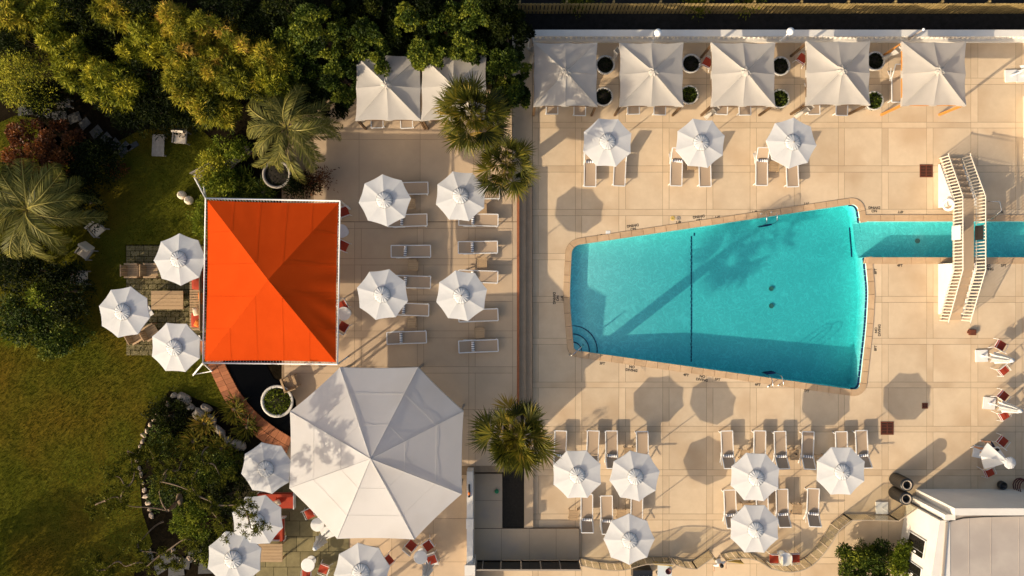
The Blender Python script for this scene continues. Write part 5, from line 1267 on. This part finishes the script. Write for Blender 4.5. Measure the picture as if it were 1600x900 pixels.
for px, py, h, rx, ry, k, lb in bam:
    if k == 'B': shrub('bamboo_clump', 'bamboo clump, '+lb, px, py, h, rx, ry, LF_BAM, 7000, (.18,.34), (.03,.055), (.14,.32), tone=.40, tsp=.22, droop=.3, group=GB, cat='bamboo')
    elif k == 'P': shrub('bamboo_clump', 'bamboo clump, '+lb, px, py, h, rx, ry, LF_BAM, 7500, (.16,.32), (.025,.045), (.12,.30), tone=.52, tsp=.27, droop=.2, up=.9, group=GB, cat='bamboo')
    elif k == 'O': shrub('oleander_shrub', 'oleander shrub, '+lb, px, py, h, rx, ry, LF_OLE, 6500, (.18,.30), (.04,.065), (.14,.30), tone=.56, tsp=.24, droop=.15, group=GB)
    elif k == 'G': shrub('loose_shrub', 'olive shrub, '+lb, px, py, h, rx, ry, LF_OLE, 7000, (.08,.14), (.025,.04), (.3,.5), tone=.66, tsp=.25, group=GB)
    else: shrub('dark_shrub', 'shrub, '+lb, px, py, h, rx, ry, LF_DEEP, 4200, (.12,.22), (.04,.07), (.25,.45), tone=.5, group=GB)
GD = 'glossy dark shrubs north of the terrace'
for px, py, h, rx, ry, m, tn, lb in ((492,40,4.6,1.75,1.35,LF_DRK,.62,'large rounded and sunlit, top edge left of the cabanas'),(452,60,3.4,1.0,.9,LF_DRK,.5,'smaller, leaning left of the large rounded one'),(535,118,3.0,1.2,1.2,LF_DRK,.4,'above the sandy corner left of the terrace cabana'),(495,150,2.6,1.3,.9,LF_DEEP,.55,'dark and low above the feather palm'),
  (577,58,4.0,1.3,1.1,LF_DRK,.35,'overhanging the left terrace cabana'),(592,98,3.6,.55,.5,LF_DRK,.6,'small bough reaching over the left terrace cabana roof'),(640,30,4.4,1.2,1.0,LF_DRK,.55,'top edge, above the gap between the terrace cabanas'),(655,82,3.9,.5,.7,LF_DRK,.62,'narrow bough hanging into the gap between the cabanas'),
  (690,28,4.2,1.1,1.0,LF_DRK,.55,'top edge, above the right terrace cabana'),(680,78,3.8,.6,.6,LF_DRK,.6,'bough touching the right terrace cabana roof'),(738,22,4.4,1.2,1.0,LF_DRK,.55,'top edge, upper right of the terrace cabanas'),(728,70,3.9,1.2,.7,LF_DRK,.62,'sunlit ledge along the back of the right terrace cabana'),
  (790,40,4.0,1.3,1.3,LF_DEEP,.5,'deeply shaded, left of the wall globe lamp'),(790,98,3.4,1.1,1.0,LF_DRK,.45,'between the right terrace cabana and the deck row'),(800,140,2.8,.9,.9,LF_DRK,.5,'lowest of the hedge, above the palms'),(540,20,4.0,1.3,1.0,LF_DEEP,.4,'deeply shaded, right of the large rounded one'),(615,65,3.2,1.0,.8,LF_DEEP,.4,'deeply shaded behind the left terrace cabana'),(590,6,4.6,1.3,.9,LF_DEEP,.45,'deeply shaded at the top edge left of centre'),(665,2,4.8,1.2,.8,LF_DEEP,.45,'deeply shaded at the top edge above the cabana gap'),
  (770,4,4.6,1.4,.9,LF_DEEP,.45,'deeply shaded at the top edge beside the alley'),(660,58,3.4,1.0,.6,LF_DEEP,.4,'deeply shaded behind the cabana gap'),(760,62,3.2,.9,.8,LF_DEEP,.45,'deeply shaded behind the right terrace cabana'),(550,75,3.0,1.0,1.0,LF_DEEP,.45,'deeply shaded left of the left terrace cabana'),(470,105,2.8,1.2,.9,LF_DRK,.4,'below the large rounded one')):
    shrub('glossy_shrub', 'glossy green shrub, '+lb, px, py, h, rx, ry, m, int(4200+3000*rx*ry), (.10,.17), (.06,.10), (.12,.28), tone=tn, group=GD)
for i, (px, py, w_) in enumerate(((905,-8,.6),(1088,-8,.7),(1170,-10,.5))): shrub('verge_shrub', 'olive shrub beyond the picket fence, '+('left','middle','right')[i]+' of three', px, py, 1.3, w_, .5, LF_OLE, 1600, (.1,.2), (.04,.07), tone=.3, z0=-.62)
shrub('russet_shrub', 'russet red leaved shrub above the left feather palm', 55, 232, 2.2, 2.1, 1.7, LF_RED, 9000, (.10,.17), (.06,.10), (.22,.38), nc=46, tone=.55, tsp=.22)
shrub('russet_shrub', 'small russet plant on the shaded lawn edge', 180, 262, .6, .45, .4, LF_RED, 500, (.1,.16), (.05,.08), (.12,.2), tone=.6)
GX = 'shrubs of the left garden bed'
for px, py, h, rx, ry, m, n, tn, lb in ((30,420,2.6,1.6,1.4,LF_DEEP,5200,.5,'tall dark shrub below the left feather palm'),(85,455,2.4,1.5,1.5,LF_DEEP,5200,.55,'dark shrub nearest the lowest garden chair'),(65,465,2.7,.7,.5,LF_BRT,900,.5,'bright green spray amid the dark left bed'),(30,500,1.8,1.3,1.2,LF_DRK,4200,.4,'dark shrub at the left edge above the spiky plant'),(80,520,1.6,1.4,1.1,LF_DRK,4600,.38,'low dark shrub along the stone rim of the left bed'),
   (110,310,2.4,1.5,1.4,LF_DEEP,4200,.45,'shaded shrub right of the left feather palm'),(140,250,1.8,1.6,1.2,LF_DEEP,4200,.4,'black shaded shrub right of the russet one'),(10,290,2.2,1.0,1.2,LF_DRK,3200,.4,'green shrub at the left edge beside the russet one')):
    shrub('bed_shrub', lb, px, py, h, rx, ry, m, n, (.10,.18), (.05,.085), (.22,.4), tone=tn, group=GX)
for px, py, h, rx, ry, m, n, tn, lb in ((330,262,1.0,.8,.8,LF_OLE,1800,.7,'variegated low shrub beside the stone bench'),(358,232,1.1,.9,.6,LF_BRT,1800,.45,'green low shrub at the upper end of the stone bench'),(340,285,1.0,.8,.7,LF_BRT,2600,.6,'bright green low hedge left above the orange canopy'),(316,345,1.4,.35,1.1,LF_BRT,2200,.6,'narrow bright hedge along the left side of the orange canopy'),(470,290,1.0,.8,.5,LF_DEEP,1800,.55,'dark low shrub between the grey planter and the terrace'),(495,280,.8,.5,.5,LF_RED,700,.3,'dull russet shrub under the feather palm tips'),
   (1337,888,1.2,.62,.95,LF_DRK,6500,.45,'green shrub with spiky leaves at the left end of the hedge by the building'),(1377,886,1.2,.66,.95,LF_DRK,6500,.4,'middle green shrub of the hedge by the building'),(1417,884,1.4,.66,1.0,LF_BRT,6500,.45,'brighter green shrub at the building end of the hedge')):
    shrub('low_shrub', lb, px, py, h, rx, ry, m, n, (.09,.17), (.04,.07), (.2,.36), tone=tn, z0=0 if px > 900 else ZT, flat=1.0 if px > 900 else .0)
# strappy plants
def straps(px, py, r, n, L, lm, label, h=.5, name='strap_plant', tone=.5, z0=ZT, wd=.05):
    rs = np.random.default_rng(int(px*13+py)); x, y = W(px, py, z0+h*.5); t = root(name, (x, y, z0), 0, label, 'plant')
    a = rs.uniform(0, 2*math.pi, n); q = rs.uniform(0, r*.55, n); c = np.stack([q*np.cos(a), q*np.sin(a), rs.uniform(0, h*.5, n)], 1)
    b0 = a+rs.normal(0, .8, n); ax = unit(np.stack([np.cos(b0), np.sin(b0), rs.uniform(.15, 1.6, n)], 1)); sd = unit(np.cross(ax, np.array([0,0,1.0])+rs.normal(0,.3,(n,3))))
    mobj('leaves', leaf_mesh('leaves', c, ax, sd, rs.uniform(L*.6, L, n), rs.uniform(wd*.7, wd*1.2, n), np.clip(rs.normal(tone,.2,n),0,1), .15), lm, t)
    MB().lathe([(r*.2,0),(r*.12,h*.3),(0,h*.4)], 10).build('stem', BARK, t); return t
for px, py, r, n, L, lm, tn, lb in ((372,288,1.5,900,.6,LF_DRK,.55,'strappy lily bed above the orange canopy'),(410,300,1.0,500,.55,LF_DRK,.45,'strappy lilies right of the lily bed by the grey planter'),(22,522,.8,220,.75,LF_BRT,.75,'pale spiky plant at the left edge of the garden bed'),(365,640,.8,220,.8,LF_FAN,.5,'spiky fan plant between the rock border and terracotta path'),(385,668,.8,200,.8,LF_FAN,.35,'darker spiky fan plant at the lower end of the terracotta path'),
   (318,662,.7,220,.75,LF_FAN,.75,'yellow green fan plant spilling over the broad boulder'),(300,690,.9,300,.8,LF_FAN,.6,'spiky fan plant in the middle of the stone edged bed'),(345,702,.9,260,.75,LF_FAN,.62,'spiky fan plant beside the rock border lower end'),(368,724,.8,220,.75,LF_FAN,.4,'dark fan plant left of the tent side umbrella'),(1348,868,.5,160,.6,LF_BRT,.5,'spiky grassy plant in the hedge by the building')):
    straps(px, py, r, n, L, lm, lb, tone=tn, z0=0 if px > 900 else ZT)
GZ = 'low plants of the stone edged bed'
for px, py, h, rx, ry, m, n, tn, lb in ((265,650,.5,1.0,.9,LF_DEEP,2600,.7,'low dark ground plants at the top of the stone edged bed'),(250,695,.6,.9,.9,LF_DRK,2600,.4,'low green plants along the left rim of the stone edged bed'),(335,735,1.0,1.3,1.0,LF_DRK,4200,.5,'green shrub left of the tent side umbrella in the bed'),(300,815,1.5,1.1,1.0,LF_BRT,4600,.55,'bright green shrub in the lower part of the stone edged bed'),(330,850,1.2,1.3,.9,LF_DEEP,4200,.7,'dark shrub beside the bottom left umbrella'),(270,770,1.2,1.2,1.1,LF_DRK,4200,.4,'green shrub under the pine trunk'),(355,775,1.6,.9,1.0,LF_DEEP,3800,.5,'black shaded shrub between bed and upper umbrella'),(322,872,.5,.4,.3,LF_BRT,700,.8,'yellow green tuft at the lower stones of the bed')):
    shrub('bed_plant', lb, px, py, h, rx, ry, m, n, (.08,.16), (.035,.07), (.2,.36), tone=tn, group=GZ)
# palms
def fan_frond(seed, pet=.95, L=.80, droop=.25):
    rs = np.random.default_rng(seed); n = 24; th = np.linspace(-1.35, 1.35, n)+rs.normal(0,.05,n)
    c = np.tile([pet,0,0.0], (n,1))+np.stack([np.zeros(n), np.zeros(n), np.zeros(n)],1); le = L*(.72+.28*np.cos(th*.8))*rs.uniform(.85,1.05,n)
    ax = unit(np.stack([np.cos(th), np.sin(th), -.12-droop*rs.uniform(.3,1,n)+.25*np.abs(np.sin(th))],1)); sd = unit(np.cross(ax, np.tile([0,0,1.0],(n,1))))
    # petiole as two slim leaves
    c = np.vstack([c, [[0,0,0],[0,0,0]]]); ax = np.vstack([ax, [[1,0,0],[1,0,0]]]); sd = np.vstack([sd, [[0,1,0],[0,0,1]]]); le = np.append(le, [pet+.05]*2); wd = np.append(rs.uniform(.042,.064,n), [.04,.04])
    tn = np.append(np.clip(rs.normal(.20+.085*(seed % 6),.16,n),0,1), [.7,.7])
    me = leaf_mesh('frond', c, ax, sd, le, wd, tn, .15); me.materials.append(LF_FAN); return me
FANS = [fan_frond(s, droop=.15+.1*(s % 4)) for s in range(6)]
FANY = []
for s in range(2):
    me = fan_frond(50+s, droop=.6); v = np.full(len(me.vertices), .93, np.float32); v += rng.normal(0,.06,len(v)).astype(np.float32); me.attributes['tone'].data.foreach_set('value', v); FANY.append(me)
def fan_palm(px, py, zc, base, n, sc, label, seed):
    x, y = W(px, py, zc); t = root('fan_palm', (x, y, base), 0, label, 'palm tree'); h = zc-base; rs = random.Random(seed)
    MB().tube([(0,0,-.05),(.03,0,h*.35),(-.02,.02,h*.7),(0,0,h)], [.30,.27,.27,.10], 10).build('trunk', BARK, t, True)
    for i in range(n):
        f = i/n; el = R(88-130*f**1.05+rs.uniform(-8,8)); az = i*2.39996+rs.uniform(-.2,.2)
        me = FANS[rs.randrange(6)] if f < .88 or rs.random() < .45 else FANY[rs.randrange(2)]
        o_ = mobj('frond', me, None, t); s_ = sc*rs.uniform(.66,1.14)
        o_.matrix_local = Matrix.Translation((0,0,h-.1+.25*(1-f))) @ Matrix.Rotation(az, 4, 'Z') @ Matrix.Rotation(-el, 4, 'Y') @ Matrix.Rotation(rs.uniform(-.7,.7), 4, 'X') @ Matrix.Scale(s_, 4)
fan_palm(738,180,5.2,ZT,64,1.14,'fan palm in front of the right terrace cabana',1)
fan_palm(792,256,3.9,ZT,46,1.04,'smaller fan palm at the top of the terrace steps',2)
fan_palm(805,680,5.9,ZW-.06,66,1.20,'tall fan palm in the black planter at the foot of the steps',3)
def feather_frond(seed, L=2.6, e0=.9, bend=1.5):
    rs = np.random.default_rng(seed); m = 60; s_ = np.linspace(0, 1, m); ang = e0-bend*s_**1.1; ds = L/m
    X = np.cumsum(np.cos(ang))*ds; Z = np.cumsum(np.sin(ang))*ds; Y = .12*np.sin(s_*2.2+seed)*s_
    c0 = np.stack([X, Y, Z],1); tg = unit(np.gradient(c0, axis=0)); upv = unit(np.cross(tg, np.tile([0,1.0,0],(m,1)))*-1)
    C, A, SD, LE, WD, TN = [], [], [], [], [], []
    for sgn in (-1,1):
        k = s_ > .1; n = k.sum(); le = .62*np.sin(np.pi*np.clip(s_[k]*.86+.12,0,1))**.6*rs.uniform(.85,1.1,n)
        a = unit(tg[k]*(1.0+.5*s_[k][:,None])+np.tile([0,sgn*1.0,0],(n,1))+upv[k]*.35+rs.normal(0,.1,(n,3))+np.array([0,0,-.18]))
        C.append(c0[k]); A.append(a); SD.append(unit(np.cross(a, upv[k]+rs.normal(0,.2,(n,3))))); LE.append(le); WD.append(rs.uniform(.03,.045,n)); TN.append(np.clip(rs.normal(.45,.15,n),0,1))
    C.append(c0); A.append(tg); SD.append(unit(np.cross(tg, upv))); LE.append(np.full(m, ds*1.7)); WD.append(np.linspace(.07,.02,m)); TN.append(np.full(m,.85))
    me = leaf_mesh('frond', np.vstack(C), np.vstack(A), np.vstack(SD), np.concatenate(LE), np.concatenate(WD), np.concatenate(TN), .1); me.materials.append(LF_PIN); return me
FEA = [feather_frond(s, 2.7, .25+.18*s, 1.5+.25*s) for s in range(6)]
def feather_palm(px, py, zc, n, sc, label, seed):
    x, y = W(px, py, zc); t = root('feather_palm', (x, y, ZT), 0, label, 'palm tree'); h = zc-ZT; rs = random.Random(seed)
    MB().tube([(0,0,-.05),(.04,0,h*.5),(0,0,h)], [.32,.27,.25], 12).build('trunk', BARK, t, True)
    for i in range(n):
        f = i/n; me = FEA[min(5, int((1-f)*6))]; o_ = mobj('frond', me, None, t); s_ = sc*rs.uniform(.85,1.1)
        o_.matrix_local = Matrix.Translation((0,0,h-.05)) @ Matrix.Rotation(i*2.39996+rs.uniform(-.25,.25), 4, 'Z') @ Matrix.Rotation(rs.uniform(-.75,.75), 4, 'X') @ Matrix.Scale(s_, 4)
feather_palm(448,200,3.4,30,1.10,'silvery feather palm above the orange canopy',5)
feather_palm(42,328,3.6,30,1.26,'large feather palm at the left edge of the photo',6)
# pine over the stone edged bed
x, y = W(285,800,ZT+1.0); pine = root('leaning_pine', (x, y, ZT), 0, 'sparse twisted pine with bare pale limbs over the stone edged bed', 'pine tree'); po = Vector((x, y, ZT))
MB().tube([W3(286,800,ZT)-po, W3(280,775,ZT+1.6)-po, W3(272,790,ZT+3.2)-po, W3(262,798,ZT+4.6)-po], [.17,.14,.11,.07], 10).build('trunk', PINEB, pine, True)
cl = [(165,782,5.2),(180,745,5.4),(200,760,5.4),(190,785,5.2),(210,735,5.2),(150,790,5.0),(205,715,4.6),(235,705,4.8),(255,725,5.0),(215,710,4.8),(290,715,5.0),(320,725,5.2),(300,750,5.4),(345,745,5.2),(250,752,5.4),(330,790,5.4),(350,825,5.4),(398,822,5.6),(385,800,5.5),(375,785,5.4),(300,845,5.2),(250,868,5.0),(225,880,5.0),(190,880,4.8),(165,890,4.8),(215,850,5.0),(330,700,4.8),(265,700,4.8),(280,880,4.8),(145,880,4.6),(270,735,5.6),(310,775,5.6),(240,720,5.2)]
rs = np.random.default_rng(12); Cn, An = [], []
hub = [W3(262,798,ZT+4.4), W3(275,785,ZT+3.4), W3(255,815,ZT+4.0)]
hub0 = Vector(hub[0]); cl.sort(key=lambda c: (W3(c[0], c[1], ZT+c[2])-hub0).length)
for i, (px, py, z) in enumerate(cl):
    e = W3(px, py, ZT+z); s_ = min(hub, key=lambda q: (q-e).length); d = e-s_; m1 = s_+d*.4+Vector((rs.normal(0,.25), rs.normal(0,.25), .1)); m2 = s_+d*.72+Vector((rs.normal(0,.22), rs.normal(0,.22), .12))
    cp = [s_-po, m1-po, m2-po, e-po]; P3 = []
    for q in range(10):
        t_ = q/9; P3.append(cp[0]*(1-t_)**3+cp[1]*3*t_*(1-t_)**2+cp[2]*3*t_*t_*(1-t_)+cp[3]*t_**3)
    MB().tube(P3, [.045-.036*q/9 for q in range(10)], 6).build('limb', PINEB, pine, True)
    hub.append(e)
    for q in range(15):
        sp = e+Vector(rs.normal(0,.24,3))*Vector((1,1,.5)) if False else e+Vector((rs.normal(0,.26), rs.normal(0,.26), rs.normal(0,.1)))
        n = 42; Cn.append(np.tile(np.array(sp-po),(n,1))+rs.normal(0,.05,(n,3))); An.append(unit(rs.normal(0,1,(n,3))+np.array([0,0,.4])))
Cn, An = np.vstack(Cn), np.vstack(An); n = len(Cn)
mobj('crown', leaf_mesh('crown', Cn, An, unit(np.cross(An, rs.normal(0,1,(n,3)))), rs.uniform(.10,.20,n), rs.uniform(.03,.045,n), np.clip(rs.normal(.5,.2,n),0,1)), LF_NEED, pine)
# trees just outside the frame that throw the shade seen on lawn and patios
for px, py, h, rx, ry, lb in ((-150,985,4.4,1.6,1.4,'evergreen tree beyond the lower left corner'),(-40,1040,4.4,1.6,1.3,'evergreen tree below the lower left edge of the lawn'),(480,1045,6.5,1.3,1.1,'evergreen tree south of the lower patio')):
    shrub('evergreen_tree', lb, px, py, h, rx, ry, LF_DRK, 5000, (.14,.24), (.06,.1), (.3,.55), tone=.45, cat='tree')
for k_, v_ in LABELS.items():
    if len(v_) > 1: print('DUPLICATE LABEL', k_, v_)
print('objects', len(bpy.data.objects), 'tris', sum(len(o.data.loop_triangles) or sum(len(p.vertices)-2 for p in o.data.polygons) if False else len(o.data.polygons) for o in bpy.data.objects if o.type == 'MESH'))
